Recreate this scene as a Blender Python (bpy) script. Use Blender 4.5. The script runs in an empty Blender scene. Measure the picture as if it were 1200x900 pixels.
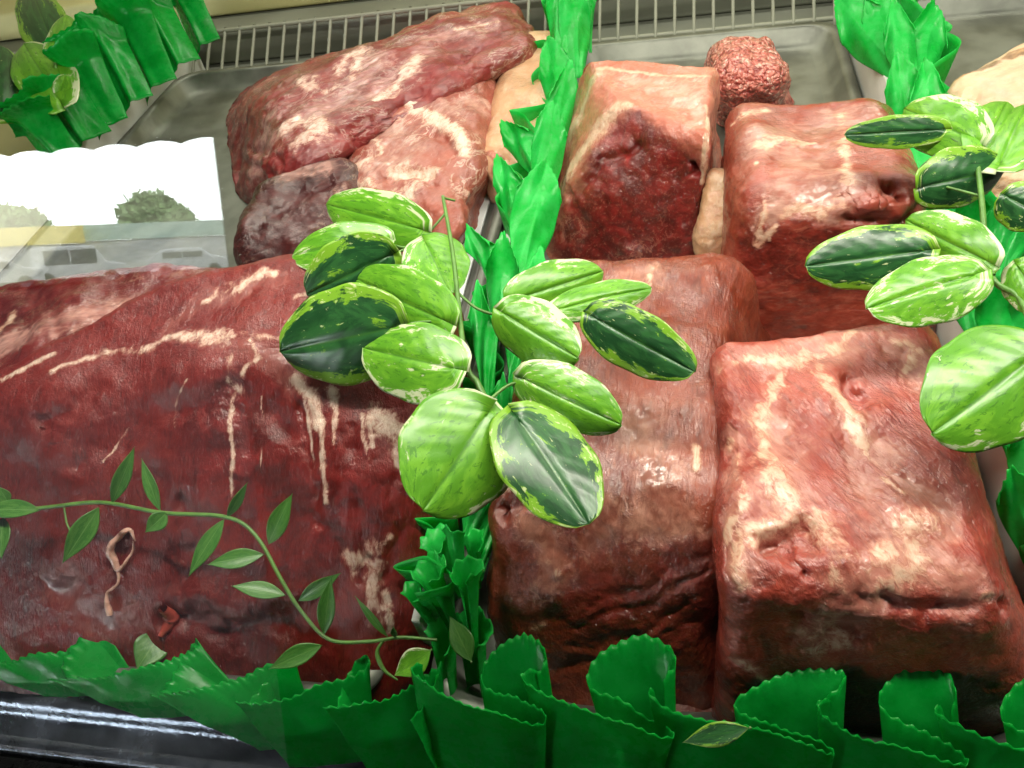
import bpy, math, random
import numpy as np
from mathutils import Matrix, Vector
random.seed(7)
S = bpy.context.scene
COL = S.collection

# ------------------------------------------------------------------ camera
HC = 0.5                                   # camera height over the display deck (m)
AX = np.array([[0.976274, -0.000366, 0.216537],     # camera -> world rotation
               [0.145856, 0.740221, -0.656353],
               [-0.160045, 0.672364, 0.722712]])
cd = bpy.data.cameras.new('camera'); cam = bpy.data.objects.new('camera', cd); COL.objects.link(cam)
m = Matrix.Identity(4)
for i in range(3):
    for j in range(3): m[i][j] = AX[i, j]
m[2][3] = HC
cam.matrix_world = m
cd.sensor_width = 36; cd.lens = 27.0; cd.clip_start = 0.01; cd.clip_end = 300
S.camera = cam

# ------------------------------------------------------------------ world, light, exposure
W = bpy.data.worlds.new('World'); S.world = W; W.use_nodes = True
bg = W.node_tree.nodes['Background']; bg.inputs[0].default_value = (0.93, 0.97, 1.0, 1); bg.inputs[1].default_value = 19.0   # overcast street daylight
def area(name, loc, rot, sx, sy, power, col):
    l = bpy.data.lights.new(name, 'AREA'); l.shape = 'RECTANGLE'; l.size = sx; l.size_y = sy; l.energy = power; l.color = col
    o = bpy.data.objects.new(name, l); COL.objects.link(o); o.location = loc; o.rotation_euler = rot; return o
area('case_front_tube', (0.12, 0.385, 0.665), (math.radians(4), 0, 0), 1.25, 0.03, 12.0, (1.0, 0.94, 0.81))
area('case_middle_tube', (0.12, 0.80, 0.675), (0, 0, 0), 1.15, 0.03, 4.5, (1.0, 0.94, 0.81))
area('case_rear_tube', (-0.15, 1.33, 0.66), (math.radians(-40), 0, 0), 1.7, 0.03, 6.8, (1.0, 0.95, 0.82))
area('shop_fill_light', (0.15, -0.60, 1.36), (math.radians(36), 0, 0), 1.4, 0.08, 7.0, (1.0, 0.95, 0.86))  # unseen fill light added above and behind the camera to lift the front faces
S.view_settings.view_transform = 'Standard'; S.view_settings.look = 'None'
S.view_settings.exposure = 0.0; S.view_settings.gamma = 1.0
S.cycles.use_denoising = True
S.cycles.max_bounces = 8; S.cycles.transparent_max_bounces = 12; S.cycles.caustics_reflective = False; S.cycles.caustics_refractive = False
S.cycles.sample_clamp_indirect = 6.0

# ------------------------------------------------------------------ helpers
def ray(px, py): return AX @ np.array([px - 600.0, 450.0 - py, -900.0])
def P(px, py, z):
    """point at height z that the photograph shows near (px, py)"""
    r = ray(px, py); return np.array([0, 0, HC]) + r * ((z - HC) / r[2])
def project(v):
    c = (v - np.array([0, 0, HC])) @ AX
    d = -c[:, 2]
    return 600 + 900 * c[:, 0] / d, 450 - 900 * c[:, 1] / d, d
rng = np.random.default_rng(11)
PERM = np.concatenate([rng.permutation(256)] * 3).astype(np.int32)
VAL = rng.uniform(-1, 1, 256)
def vnoise(p, f=1.0, seed=0):
    q = np.asarray(p) * f + seed * 17.31
    i = np.floor(q).astype(np.int64); t = q - i; t = t * t * t * (t * (t * 6 - 15) + 10)
    i &= 255
    out = 0
    for a in (0, 1):
        A = PERM[(i[:, 0] + a) & 255]; wa = t[:, 0] if a else 1 - t[:, 0]
        for b in (0, 1):
            B = PERM[(A + i[:, 1] + b) & 255]; wb = wa * (t[:, 1] if b else 1 - t[:, 1])
            for c in (0, 1):
                V = VAL[PERM[(B + i[:, 2] + c) & 255]]
                out = out + V * wb * (t[:, 2] if c else 1 - t[:, 2])
    return out
def fbm(p, f, octv=4, seed=0, gain=0.5):
    s = 0; a = 1.0
    for k in range(octv):
        s = s + a * vnoise(p, f * 2 ** k, seed + k); a *= gain
    return s
def sstep(a, b, x):
    t = np.clip((x - a) / (b - a), 0, 1); return t * t * (3 - 2 * t)
def normals(v, q):
    fn = np.cross(v[q[:, 2]] - v[q[:, 0]], v[q[:, 3]] - v[q[:, 1]])
    n = np.zeros_like(v)
    for k in range(4): np.add.at(n, q[:, k], fn)
    return n / (np.linalg.norm(n, axis=1, keepdims=True) + 1e-20)
def mesh_np(name, v, q, smooth=True, attrs=None):
    me = bpy.data.meshes.new(name); nv = len(v); nq = len(q); k = q.shape[1]
    me.vertices.add(nv); me.vertices.foreach_set('co', np.asarray(v, np.float32).ravel())
    me.loops.add(nq * k); me.loops.foreach_set('vertex_index', np.asarray(q, np.int32).ravel())
    me.polygons.add(nq); me.polygons.foreach_set('loop_start', np.arange(0, nq * k, k, dtype=np.int32))
    me.polygons.foreach_set('loop_total', np.full(nq, k, np.int32))
    me.polygons.foreach_set('use_smooth', np.full(nq, smooth, bool))
    me.update(calc_edges=True)
    for n, a in (attrs or {}).items():
        at = me.attributes.new(n, 'FLOAT', 'POINT'); at.data.foreach_set('value', np.asarray(a, np.float32))
    return me
def link(name, me, mat, parent=None, loc=(0, 0, 0)):
    o = bpy.data.objects.new(name, me); COL.objects.link(o)
    if mat is not None and me is not None:
        if not me.materials: me.materials.append(mat)
    if parent is not None: o.parent = parent
    o.location = loc; return o
def tag(o, label, cat, group=None):
    o['label'] = label; o['category'] = cat
    if group: o['group'] = group
    return o
def struct(o): o['kind'] = 'structure'; return o
def empty(name, loc):
    o = bpy.data.objects.new(name, None); COL.objects.link(o); o.location = loc; o.empty_display_size = 0.02; return o
def grid_quads(nu, nv, wrap=False):
    i = np.arange(nu if wrap else nu - 1)[:, None]; j = np.arange(nv - 1)[None, :]
    a = i * nv + j; b = ((i + 1) % nu) * nv + j
    return np.stack([a, b, b + 1, a + 1], -1).reshape(-1, 4)
def box_v(x0, x1, y0, y1, z0, z1):
    v = np.array([[x, y, z] for x in (x0, x1) for y in (y0, y1) for z in (z0, z1)], float)
    q = np.array([[0, 1, 3, 2], [4, 6, 7, 5], [0, 4, 5, 1], [2, 3, 7, 6], [0, 2, 6, 4], [1, 5, 7, 3]])
    return v, q
def join(parts):
    vs = []; qs = []; n = 0
    for v, q in parts: vs.append(v); qs.append(q + n); n += len(v)
    return np.concatenate(vs), np.concatenate(qs)
def box(name, b, mat, parent=None, bevel=0.0, off=(0, 0, 0)):
    v, q = box_v(*b); me = mesh_np(name, v, q, smooth=bevel > 0)
    o = link(name, me, mat, parent)
    if bevel:
        md = o.modifiers.new('bevel', 'BEVEL'); md.width = bevel; md.segments = 3
    return o
def resample(pts, n):
    pts = np.asarray(pts, float)
    if len(pts) == 2:
        t = np.linspace(0, 1, n)[:, None]; return pts[0] * (1 - t) + pts[1] * t
    P0 = np.vstack([2 * pts[0] - pts[1], pts, 2 * pts[-1] - pts[-2]])
    t = np.linspace(0, len(pts) - 1 - 1e-9, n); i = t.astype(int); f = (t - i)[:, None]
    a, b, c, d = P0[i], P0[i + 1], P0[i + 2], P0[i + 3]
    return 0.5 * ((2 * b) + (c - a) * f + (2 * a - 5 * b + 4 * c - d) * f ** 2 + (3 * b - a - 3 * c + d) * f ** 3)
def tube(pts, r, seg=8, n=None):
    p = resample(pts, n or max(8, len(pts) * 5)); N = len(p)
    rr = np.interp(np.linspace(0, 1, N), np.linspace(0, 1, len(np.atleast_1d(r))), np.atleast_1d(r))
    t = np.gradient(p, axis=0); t /= np.linalg.norm(t, axis=1, keepdims=True) + 1e-12
    up = np.array([0.31, 0.2, 0.93]); u = np.cross(t, up); u /= np.linalg.norm(u, axis=1, keepdims=True) + 1e-9; w = np.cross(t, u)
    a = np.linspace(0, 2 * np.pi, seg, endpoint=False)
    v = p[:, None, :] + rr[:, None, None] * (np.cos(a)[None, :, None] * u[:, None, :] + np.sin(a)[None, :, None] * w[:, None, :])
    v = v.transpose(1, 0, 2).reshape(-1, 3); q = grid_quads(seg, N, wrap=True)
    e0 = len(v); v = np.vstack([v, p[0], p[-1]])
    caps = []
    for k in range(seg):
        k2 = (k + 1) % seg
        caps.append([e0, k2 * N, k * N, e0]); caps.append([e0 + 1, k * N + N - 1, k2 * N + N - 1, e0 + 1])
    return v, q          # open ends; tips are tapered

# ------------------------------------------------------------------ node helpers
class NT:
    def __init__(s, name):
        s.mat = bpy.data.materials.new(name); s.mat.use_nodes = True
        s.t = s.mat.node_tree; s.b = s.t.nodes['Principled BSDF']; s.out = s.t.nodes['Material Output']
    def n(s, typ, **kw):
        nd = s.t.nodes.new(typ)
        for k, v in kw.items(): setattr(nd, k, v)
        return nd
    def put(s, sock, val):
        if hasattr(val, 'is_output') or isinstance(val, bpy.types.NodeSocket): s.t.links.new(val, sock)
        elif isinstance(val, (tuple, list)) and len(val) == 3 and sock.type == 'RGBA': sock.default_value = (*val, 1)
        else: sock.default_value = val
    def math(s, op, a, b=0.0, c=None, clamp=False):
        nd = s.n('ShaderNodeMath', operation=op, use_clamp=clamp); s.put(nd.inputs[0], a); s.put(nd.inputs[1], b)
        if c is not None: s.put(nd.inputs[2], c)
        return nd.outputs[0]
    def mix(s, f, a, b, bt='MIX'):
        nd = s.n('ShaderNodeMix', data_type='RGBA', blend_type=bt); s.put(nd.inputs[0], f); s.put(nd.inputs[6], a); s.put(nd.inputs[7], b); return nd.outputs[2]
    def ss(s, x, a, b, lo=0.0, hi=1.0):
        nd = s.n('ShaderNodeMapRange', interpolation_type='SMOOTHSTEP'); s.put(nd.inputs[0], x); s.put(nd.inputs[1], a); s.put(nd.inputs[2], b); s.put(nd.inputs[3], lo); s.put(nd.inputs[4], hi); return nd.outputs[0]
    def obj(s): return s.n('ShaderNodeTexCoord').outputs['Object']
    def mapping(s, v, rot=(0, 0, 0), sc=(1, 1, 1), loc=(0, 0, 0)):
        nd = s.n('ShaderNodeMapping'); s.put(nd.inputs[0], v); nd.inputs[1].default_value = loc; nd.inputs[2].default_value = rot; nd.inputs[3].default_value = sc; return nd.outputs[0]
    def noise(s, v, sc, det=3.0, rough=0.55, dist=0.0, color=False):
        nd = s.n('ShaderNodeTexNoise'); s.put(nd.inputs['Vector'], v); s.put(nd.inputs['Scale'], sc); s.put(nd.inputs['Detail'], det); s.put(nd.inputs['Roughness'], rough); s.put(nd.inputs['Distortion'], dist)
        return nd.outputs['Color' if color else 'Fac']
    def voro(s, v, sc, feature='DISTANCE_TO_EDGE'):
        nd = s.n('ShaderNodeTexVoronoi', feature=feature); s.put(nd.inputs['Vector'], v); s.put(nd.inputs['Scale'], sc); return nd.outputs['Distance']
    def attr(s, name): return s.n('ShaderNodeAttribute', attribute_name=name).outputs['Fac']
    def bump(s, h, strength, dist, nrm=None):
        nd = s.n('ShaderNodeBump'); s.put(nd.inputs['Height'], h); s.put(nd.inputs['Strength'], strength); s.put(nd.inputs['Distance'], dist)
        if nrm is not None: s.put(nd.inputs['Normal'], nrm)
        return nd.outputs[0]
    def set(s, **kw):
        for k, v in kw.items(): s.put(s.b.inputs[k.replace('_', ' ')], v)
        return s.mat
def simple(name, col, rough=0.5, metal=0.0, var=0.15, sc=30.0, bump=0.0, **kw):
    t = NT(name); o = t.obj(); n = t.noise(o, sc, 5)
    f = t.ss(n, 0.3, 0.7)
    c = t.mix(f, tuple(x * (1 - var) for x in col), tuple(min(1, x * (1 + var)) for x in col))
    t.set(Base_Color=c, Roughness=t.ss(n, 0.25, 0.75, max(0.03, rough - 0.08), rough + 0.1), Metallic=metal, **kw)
    if bump: t.set(Normal=t.bump(t.noise(o, sc * 6, 3), bump, 0.002))
    return t.mat

FAT = (0.58, 0.33, 0.21); FATW = (0.66, 0.47, 0.34)
def meat_mat(name, dark, mid, light, frot=(0, 0, 0), fscale=1.0, marble=0.3, fat=FAT, fat2=FATW, silver=(0.64, 0.36, 0.30), cut=(0.10, 0.010, 0.008), wet=1.0, grain=0.6, seed=0.0, bk=1.0):
    t = NT(name); o = t.mapping(t.obj(), loc=(seed, seed * 1.7, seed * 0.6))
    def fmap(st):                                   # long along the fibre, short across it
        nd = t.n('ShaderNodeMapping', vector_type='TEXTURE'); t.put(nd.inputs[0], o); nd.inputs[2].default_value = frot; nd.inputs[3].default_value = (1.0, 1 / st, 1 / st); return nd.outputs[0]
    big = t.noise(o, 13, 4, 0.55, 0.6); med = t.noise(o, 60, 5, 0.6, 0.6); fine = t.noise(o, 330, 3, 0.55, 0.4)
    fib = t.noise(fmap(4), 30 * fscale, 4, 0.55, 0.7)
    fib2 = t.noise(fmap(5), 95 * fscale, 3, 0.5, 0.6)
    c = t.mix(t.ss(big, 0.30, 0.70), dark, mid)
    c = t.mix(t.math('MULTIPLY', t.ss(med, 0.48, 0.78), 0.55), c, light)
    c = t.mix(t.math('MULTIPLY', t.ss(fib, 0.52, 0.30), 0.55 * grain), c, tuple(x * 0.4 for x in dark))
    c = t.mix(t.math('MULTIPLY', t.ss(fib2, 0.52, 0.70), 0.45 * grain), c, light)
    # thin connective web: ridges of a warped noise, only in patches
    wn = t.noise(fmap(2.2), 26, 4, 0.6, 1.4); ridge = t.ss(t.math('ABSOLUTE', t.math('SUBTRACT', wn, 0.5)), 0.045, 0.0)
    wn2 = t.noise(fmap(3), 58, 3, 0.6, 1.2); ridge2 = t.ss(t.math('ABSOLUTE', t.math('SUBTRACT', wn2, 0.5)), 0.02, 0.0)
    patch = t.ss(t.noise(o, 17, 3, 0.5, 0.5), 0.46, 0.62)
    thread = t.math('MULTIPLY', t.math('MAXIMUM', ridge, t.math('MULTIPLY', ridge2, 0.0)), patch)
    c = t.mix(t.math('MULTIPLY', thread, marble), c, fat2)
    # cut face
    a_cut = t.attr('cut'); kc = t.ss(t.math('ADD', a_cut, t.math('MULTIPLY', t.math('SUBTRACT', med, 0.5), 0.5)), 0.30, 0.66)
    ccut = t.mix(t.ss(med, 0.35, 0.7), tuple(x * 0.6 for x in cut), tuple(min(1, x * 1.6) for x in cut))
    ccut = t.mix(t.math('MULTIPLY', t.ss(fib2, 0.54, 0.74), 0.22), ccut, light)
    ccut = t.mix(t.math('MULTIPLY', thread, 0.25), ccut, light)
    c = t.mix(kc, c, ccut)
    # silverskin: thin pearly film, streaked
    streak = t.noise(fmap(3.2), 55, 5, 0.62, 0.9)
    sn = t.math('MULTIPLY_ADD', streak, 0.35, t.math('MULTIPLY', med, 0.65))
    a_s = t.attr('sil'); ks = t.ss(t.math('ADD', a_s, t.math('MULTIPLY', t.math('SUBTRACT', sn, 0.5), 1.5)), 0.22, 0.85)
    csil = t.mix(t.ss(streak, 0.3, 0.7), tuple(x * 0.75 for x in silver), silver)
    c = t.mix(t.math('MULTIPLY', ks, t.math('MULTIPLY_ADD', t.ss(streak, 0.35, 0.65), 0.22, t.ss(t.noise(o, 32, 3, 0.5, 0.8), 0.35, 0.65, 0.12, 0.52))), c, csil)
    # fat: feathered, stringy edges, pinkish where thin
    rag = t.noise(fmap(1.8), 120, 5, 0.68, 1.0)
    fn = t.math('MULTIPLY_ADD', rag, 0.45, t.math('MULTIPLY_ADD', med, 0.30, t.math('MULTIPLY', streak, 0.25)))
    a_f = t.attr('fat'); xf = t.math('ADD', a_f, t.math('MULTIPLY', t.math('SUBTRACT', fn, 0.5), 2.9)); kf = t.ss(xf, 0.36, 0.78)
    kf = t.math('MULTIPLY', kf, t.ss(a_f, 0.02, 0.2))
    cf = t.mix(t.ss(xf, 0.42, 1.15), tuple(m_ * 0.5 + x * 0.5 for m_, x in zip(light, fat)), fat2)
    cf = t.mix(t.math('MULTIPLY', t.ss(rag, 0.50, 0.34), 0.55), cf, tuple(m_ * 0.6 + x * 0.4 for m_, x in zip(light, fat)))
    c = t.mix(t.math('MULTIPLY', kf, 0.88), c, cf)
    smooth = t.math('SUBTRACT', 1.0, t.math('MULTIPLY', ks, 0.72))
    hgt = t.math('MULTIPLY_ADD', fib, 0.50 * grain, t.math('MULTIPLY_ADD', med, 0.34, t.math('MULTIPLY_ADD', fib2, 0.40 * grain, t.math('MULTIPLY', fine, 0.16))))
    hgt = t.math('MULTIPLY', hgt, smooth)
    hgt = t.math('MULTIPLY_ADD', kf, t.math('MULTIPLY_ADD', rag, 0.22 * bk, 0.02), hgt)
    hgt = t.math('MULTIPLY_ADD', thread, 0.06 * marble, hgt)
    n1 = t.bump(hgt, 0.75, 0.0034 * bk)
    wn3 = t.math('MULTIPLY_ADD', t.noise(o, 430, 2, 0.5, 0.6), 0.45, t.math('MULTIPLY', t.noise(o, 210, 3, 0.6, 0.5), 0.75))
    n2 = t.bump(t.math('MULTIPLY', wn3, smooth), 1.0, 0.0022 * (0.5 + 0.5 * bk), n1)
    t.set(Base_Color=c, Roughness=t.ss(med, 0.3, 0.7, 0.40, 0.55), Normal=n1, Subsurface_Weight=0.12, Subsurface_Radius=(1.0, 0.22, 0.12), Subsurface_Scale=0.004,
          Coat_Weight=t.math('MULTIPLY', t.ss(t.noise(o, 34, 3), 0.38, 0.58, 0.15, 1.0), 1.0 * wet, clamp=True), Coat_Roughness=0.04, Coat_Normal=n2, Coat_IOR=1.6)
    t.set(**{'Specular_IOR_Level': 0.4})
    return t.mat

# ------------------------------------------------------------------ meat builder
def hexa(top, bot, res, r):
    na, nb, nc = res
    keys = []
    quads = []
    def face(fix, val, n1, n2, order, flip):
        i, j = np.meshgrid(np.arange(n1 + 1), np.arange(n2 + 1), indexing='ij')
        k = np.zeros((n1 + 1, n2 + 1, 3), np.int64); k[..., order[0]] = i; k[..., order[1]] = j; k[..., fix] = val
        base = sum(len(x) for x in keys); keys.append(k.reshape(-1, 3)); q = grid_quads(n1 + 1, n2 + 1) + base
        quads.append(q[:, ::-1] if flip else q)
    face(2, nc, na, nb, (0, 1), False); face(2, 0, na, nb, (0, 1), True)
    face(1, 0, na, nc, (0, 2), False); face(1, nb, na, nc, (0, 2), True)
    face(0, 0, nb, nc, (1, 2), True); face(0, na, nb, nc, (1, 2), False)
    K = np.concatenate(keys); Q = np.concatenate(quads)
    code = (K[:, 0] * 4096 + K[:, 1]) * 4096 + K[:, 2]
    _, first, inv = np.unique(code, return_index=True, return_inverse=True)
    K = K[first]; Q = inv[Q]
    p = K / np.array([na, nb, nc]) * 2 - 1
    r = np.asarray(r, float)
    q = np.clip(p, -(1 - r), 1 - r); q[:, 2] = np.where(p[:, 2] < 0, p[:, 2], q[:, 2]); d = (p - q) / r
    # cube-corner to sphere-corner
    ln = np.linalg.norm(d, axis=1, keepdims=True); mx = np.abs(d).max(1, keepdims=True)
    d = np.where(ln > 1e-9, d / np.maximum(ln, 1e-9) * mx, d)
    p = q + d * r
    u, v, w = [(p[:, k:k + 1] + 1) / 2 for k in range(3)]
    def bil(c):                                  # c: back-left, back-right, front-right, front-left; v=0 front
        BL, BR, FR, FL = [np.asarray(x) for x in c]
        return (FL * (1 - u) + FR * u) * (1 - v) + (BL * (1 - u) + BR * u) * v
    return bil(bot) * (1 - w) + bil(top) * w, Q
def meat(name, label, cat, top, mat, bot=None, r=(0.35, 0.35, 0.5), res=(110, 110, 70), amp=1.0, bulges=(), strokes=(), spread=1.04, group=None, seed=0, fibre=None):
    T = [P(*c) for c in top]
    if bot is None:
        c = np.mean(T, axis=0); B = [np.array([c[0] + (t[0] - c[0]) * spread, c[1] + (t[1] - c[1]) * spread, 0.004]) for t in T]
    else: B = [P(*c) for c in bot]
    v, q = hexa(T, B, res, r)
    n = normals(v, q)
    d = 0.010 * fbm(v, 11, 2, seed) + 0.0030 * fbm(v, 36, 2, seed + 5) + 0.0010 * fbm(v, 120, 3, seed + 9)
    if fibre is not None:                        # grain ridges along a direction
        R = np.array(Matrix.Rotation(fibre, 3, 'Z')); lv = (v @ R) * np.array([1, 7, 4]); d = d + 0.0012 * fbm(lv, 26, 3, seed + 21)
    v = v + n * (d * amp)[:, None]; n = normals(v, q)
    for (bx, by, rad, a) in bulges:
        sx, sy, dp = project(v); ok = (n @ np.array([0, 0, 0]) == 0) & (((np.array([0, 0, HC]) - v) * n).sum(1) > 0)
        k = anchor(sx, sy, dp, ok, bx, by); dd = np.linalg.norm(v - v[k], axis=1) / (rad * dp[k] / 900)
        v = v + n * (a * np.exp(-dd ** 2 * 1.5))[:, None]
    if bulges: n = normals(v, q)
    at = {k: np.zeros(len(v)) for k in ('fat', 'sil', 'cut')}
    sx, sy, dp = project(v); ok = ((np.array([0, 0, HC]) - v) * n).sum(1) > 0
    jit = 0.5 * vnoise(v, 70, seed + 31) + 0.35 * vnoise(v, 190, seed + 33) + 0.2 * vnoise(v, 420, seed + 35)
    disp = np.zeros(len(v))
    vw = v + 0.0055 * np.stack([vnoise(v, 48, seed + 51 + k) for k in range(3)], 1) + 0.0022 * np.stack([vnoise(v, 150, seed + 61 + k) for k in range(3)], 1)
    for st in strokes:
        kind, a, pts = st[0], st[1], st[2]; rag = st[3] if len(st) > 3 else 0.5
        A = [];
        for (x, y, w) in pts:
            k = anchor(sx, sy, dp, ok, x, y); A.append((v[k], w * dp[k] / 900))
        best = np.full(len(v), 9.0)
        if len(A) == 1: A = [A[0], A[0]]
        for (p0, w0), (p1, w1) in zip(A[:-1], A[1:]):
            e = p1 - p0; L = e @ e + 1e-12; vq = vw if rag > .72 or kind != 'fat' else v + .3 * (vw - v)
            tt = np.clip(((vq - p0) @ e) / L, 0, 1)
            dd = np.linalg.norm(vq - p0 - tt[:, None] * e, axis=1) / (w0 + (w1 - w0) * tt)
            best = np.minimum(best, dd)
        val = np.clip(1.15 - 0.62 * best + 0.4 * rag * jit, 0, 1)
        soft = sstep(0, 1, val)
        if kind == 'groove': disp += a * np.exp(-(best * .8 + 0.12 * jit) ** 2)
        else:
            if kind == 'film': at['sil'] = np.maximum(at['sil'], val); at['fat'] = np.maximum(at['fat'], val * .33)
            else: at[kind] = np.maximum(at[kind], val * ((.80 if rag > .72 else 1.0) if kind == 'fat' else 1.0))
            if kind == 'fat': at['sil'] = np.maximum(at['sil'], np.clip(1.0 - .5 * best + .5 * rag * jit, 0, .5))
            disp += 0.35 * a * soft * (1 + 0.5 * jit)
    v = v + n * disp[:, None]
    v[:, 2] = np.maximum(v[:, 2], 0.0015)
    o0 = np.array([v[:, 0].mean(), v[:, 1].mean(), v[:, 2].min()])
    me = mesh_np(name, v - o0, q, attrs=at); o = link(name, me, mat, loc=o0)
    MEAT[name if name not in MEAT else name + str(len(MEAT))] = (v, n, sx, sy, dp, ok)
    return tag(o, label, cat, group)
MEAT = {}
def anchor(sx, sy, dp, ok, x, y):
    d2 = (sx - x) ** 2 + (sy - y) ** 2
    d2 = np.where(ok, d2, 1e9); near = d2 < 36
    if near.any():
        idx = np.where(near)[0]; return idx[np.argmin(dp[idx])]
    return int(np.argmin(d2))
def surf(last, x, y):
    v, n, sx, sy, dp, ok = last; k = anchor(sx, sy, dp, ok, x, y); return v[k], n[k]

# ------------------------------------------------------------------ setting: display case
STEEL = simple('brushed_steel', (0.50, 0.50, 0.47), 0.30, 0.9, 0.15, 60, 0.05)
TRAYM = simple('tray_steel', (0.20, 0.21, 0.18), 0.44, 0.6, 0.30, 18, 0.10)
WHITE = simple('white_enamel', (0.74, 0.76, 0.70), 0.4, 0, 0.06, 20)
CREAM = simple('cream_panel', (0.62, 0.58, 0.27), 0.5, 0, 0.08, 8)
GREY = simple('grey_olive_panel', (0.20, 0.21, 0.17), 0.45, 0.2, 0.10, 8)
BLACK = simple('black_rubber', (0.012, 0.012, 0.014), 0.3, 0, 0.3, 120, 0.6)
DARKP = simple('dark_paint', (0.030, 0.032, 0.034), 0.7, 0, 0.2, 4)
DECK = simple('deck_white', (0.62, 0.64, 0.62), 0.42, 0, 0.08, 12)
PAPER = simple('tray_paper', (0.80, 0.84, 0.85), 0.5, 0, 0.05, 14)

deck = struct(box('display_deck', (-1.9, 1.2, 0.10, 1.42, -0.06, -0.02), GREY))
# back of the case
bw = struct(box('case_back_wall', (-1.9, 1.2, 1.40, 1.44, -0.02, 0.70), CREAM))
bs = struct(box('case_back_ledge', (-1.9, 1.2, 1.235, 1.398, -0.02, 0.035), GREY, bevel=0.006))
bl = struct(box('case_back_sill', (-1.9, 1.2, 1.30, 1.396, 0.036, 0.085), CREAM, bevel=0.008))
struct(box('case_roof', (-1.9, 1.2, 0.34, 1.44, 0.72, 0.75), DARKP))

def tray(x0, x1, y0, y1, label, mat=TRAYM, zr=0.022, paper=False):
    """rounded rectangular pan: base, sloped wall, flat rim"""
    N = 96
    def ring(inset, z, rad):
        a0, a1, b0, b1 = x0 + inset, x1 - inset, y0 + inset, y1 - inset
        pts = []
        for cx, cy, s in ((a1 - rad, b1 - rad, 0), (a0 + rad, b1 - rad, 90), (a0 + rad, b0 + rad, 180), (a1 - rad, b0 + rad, 270)):
            for k in range(N // 4):
                an = math.radians(s + 90 * k / (N // 4 - 1)); pts.append((cx + rad * math.cos(an), cy + rad * math.sin(an), z))
        return np.array(pts)
    prof = [(0.000, zr - 0.004, .035), (0.000, zr, .035), (0.010, zr + 0.001, .032), (0.013, zr - 0.002, .031), (0.020, 0.006, .028), (0.026, 0.001, .026), (0.034, 0.0, .022)]
    rings = [ring(*p) for p in prof]; v = np.concatenate(rings)
    R = len(rings)
    idx = np.arange(N); q = []
    for k in range(R - 1):
        a = k * N + idx; b = k * N + (idx + 1) % N; q.append(np.stack([a, b, b + N, a + N], -1))
    q = np.concatenate(q)
    t = empty('meat_tray', ((x0 + x1) / 2, (y0 + y1) / 2, -0.018)); off = np.array(t.location)
    link('tray_wall', mesh_np('tray_wall', v - off, q), mat, t)
    bv, bq = box_v(x0 + .03, x1 - .03, y0 + .03, y1 - .03, -0.004, 0.0)
    link('tray_base', mesh_np('tray_base', bv - off, bq, smooth=False), PAPER if paper else mat, t)
    for k in (-1, 1):
        fv, fq = box_v((x0 + x1) / 2 + k * (x1 - x0) * .35 - .01, (x0 + x1) / 2 + k * (x1 - x0) * .35 + .01, y0 + .05, y1 - .05, -0.020, -0.0045)
        link('runner', mesh_np('runner', fv - off, fq, smooth=False), mat, t)
    return tag(t, label, 'tray')
tray(-0.160, 0.200, 0.155, 1.085, 'long steel pan holding the rump chunks and the minced ball')
tray(0.232, 0.62, 0.155, 1.13, 'steel pan under the pale skin-on slabs beyond the right frill')
tray(-0.80, -0.190, 0.155, 1.12, 'steel pan under the dark beef and pink cuts')
pp = box('tray_liner', (-0.40, -0.218, 0.33, 1.06, 0.0012, 0.0042), PAPER); tag(pp, 'white paper liner showing beside the central green frill', 'paper liner')
tray(-1.50, -0.87, 0.30, 1.15, 'empty pan beyond the far left frill', mat=CREAM)

# wire rack along the back
wt = empty('wire_rack', (-0.3, 1.17, -0.02))
WIRE = simple('white_wire', (0.26, 0.27, 0.21), 0.5, 0, 0.06, 30)
def child_mesh(name, vq, mat, parent, smooth=True):
    v, q = vq; return link(name, mesh_np(name, v - np.array(parent.matrix_basis.translation), q, smooth), mat, parent)
for z, y in ((0.002, 1.135), (0.050, 1.20)):
    child_mesh('rail', tube([(-1.6, y, z), (1.0, y, z)], 0.0035, 8, 40), WIRE, wt)
for k in range(92):
    x = -1.55 + k * 0.027
    child_mesh('wire', tube([(x, 1.133, -0.018), (x, 1.134, 0.004), (x, 1.196, 0.047), (x, 1.203, 0.054)], 0.0026, 6, 12), WIRE, wt)
tag(wt, 'white coated wire rack along the back behind the pans', 'rack')

def divider(x, y0, y1, h, label, th=0.006):
    o = box('divider_plate', (x - th / 2, x + th / 2, y0, y1, -0.018, h), WHITE, bevel=0.001)
    return tag(o, label, 'divider')
divider(-0.166, 0.20, 1.10, 0.055, 'white divider plate under the leafy frill between beef and rump')
divider(0.208, 0.22, 1.10, 0.075, 'white divider plate beside the right green frill')
divider(-0.822, 0.30, 1.20, 0.075, 'wide pale divider plate in front of far left frill', 0.03)

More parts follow.
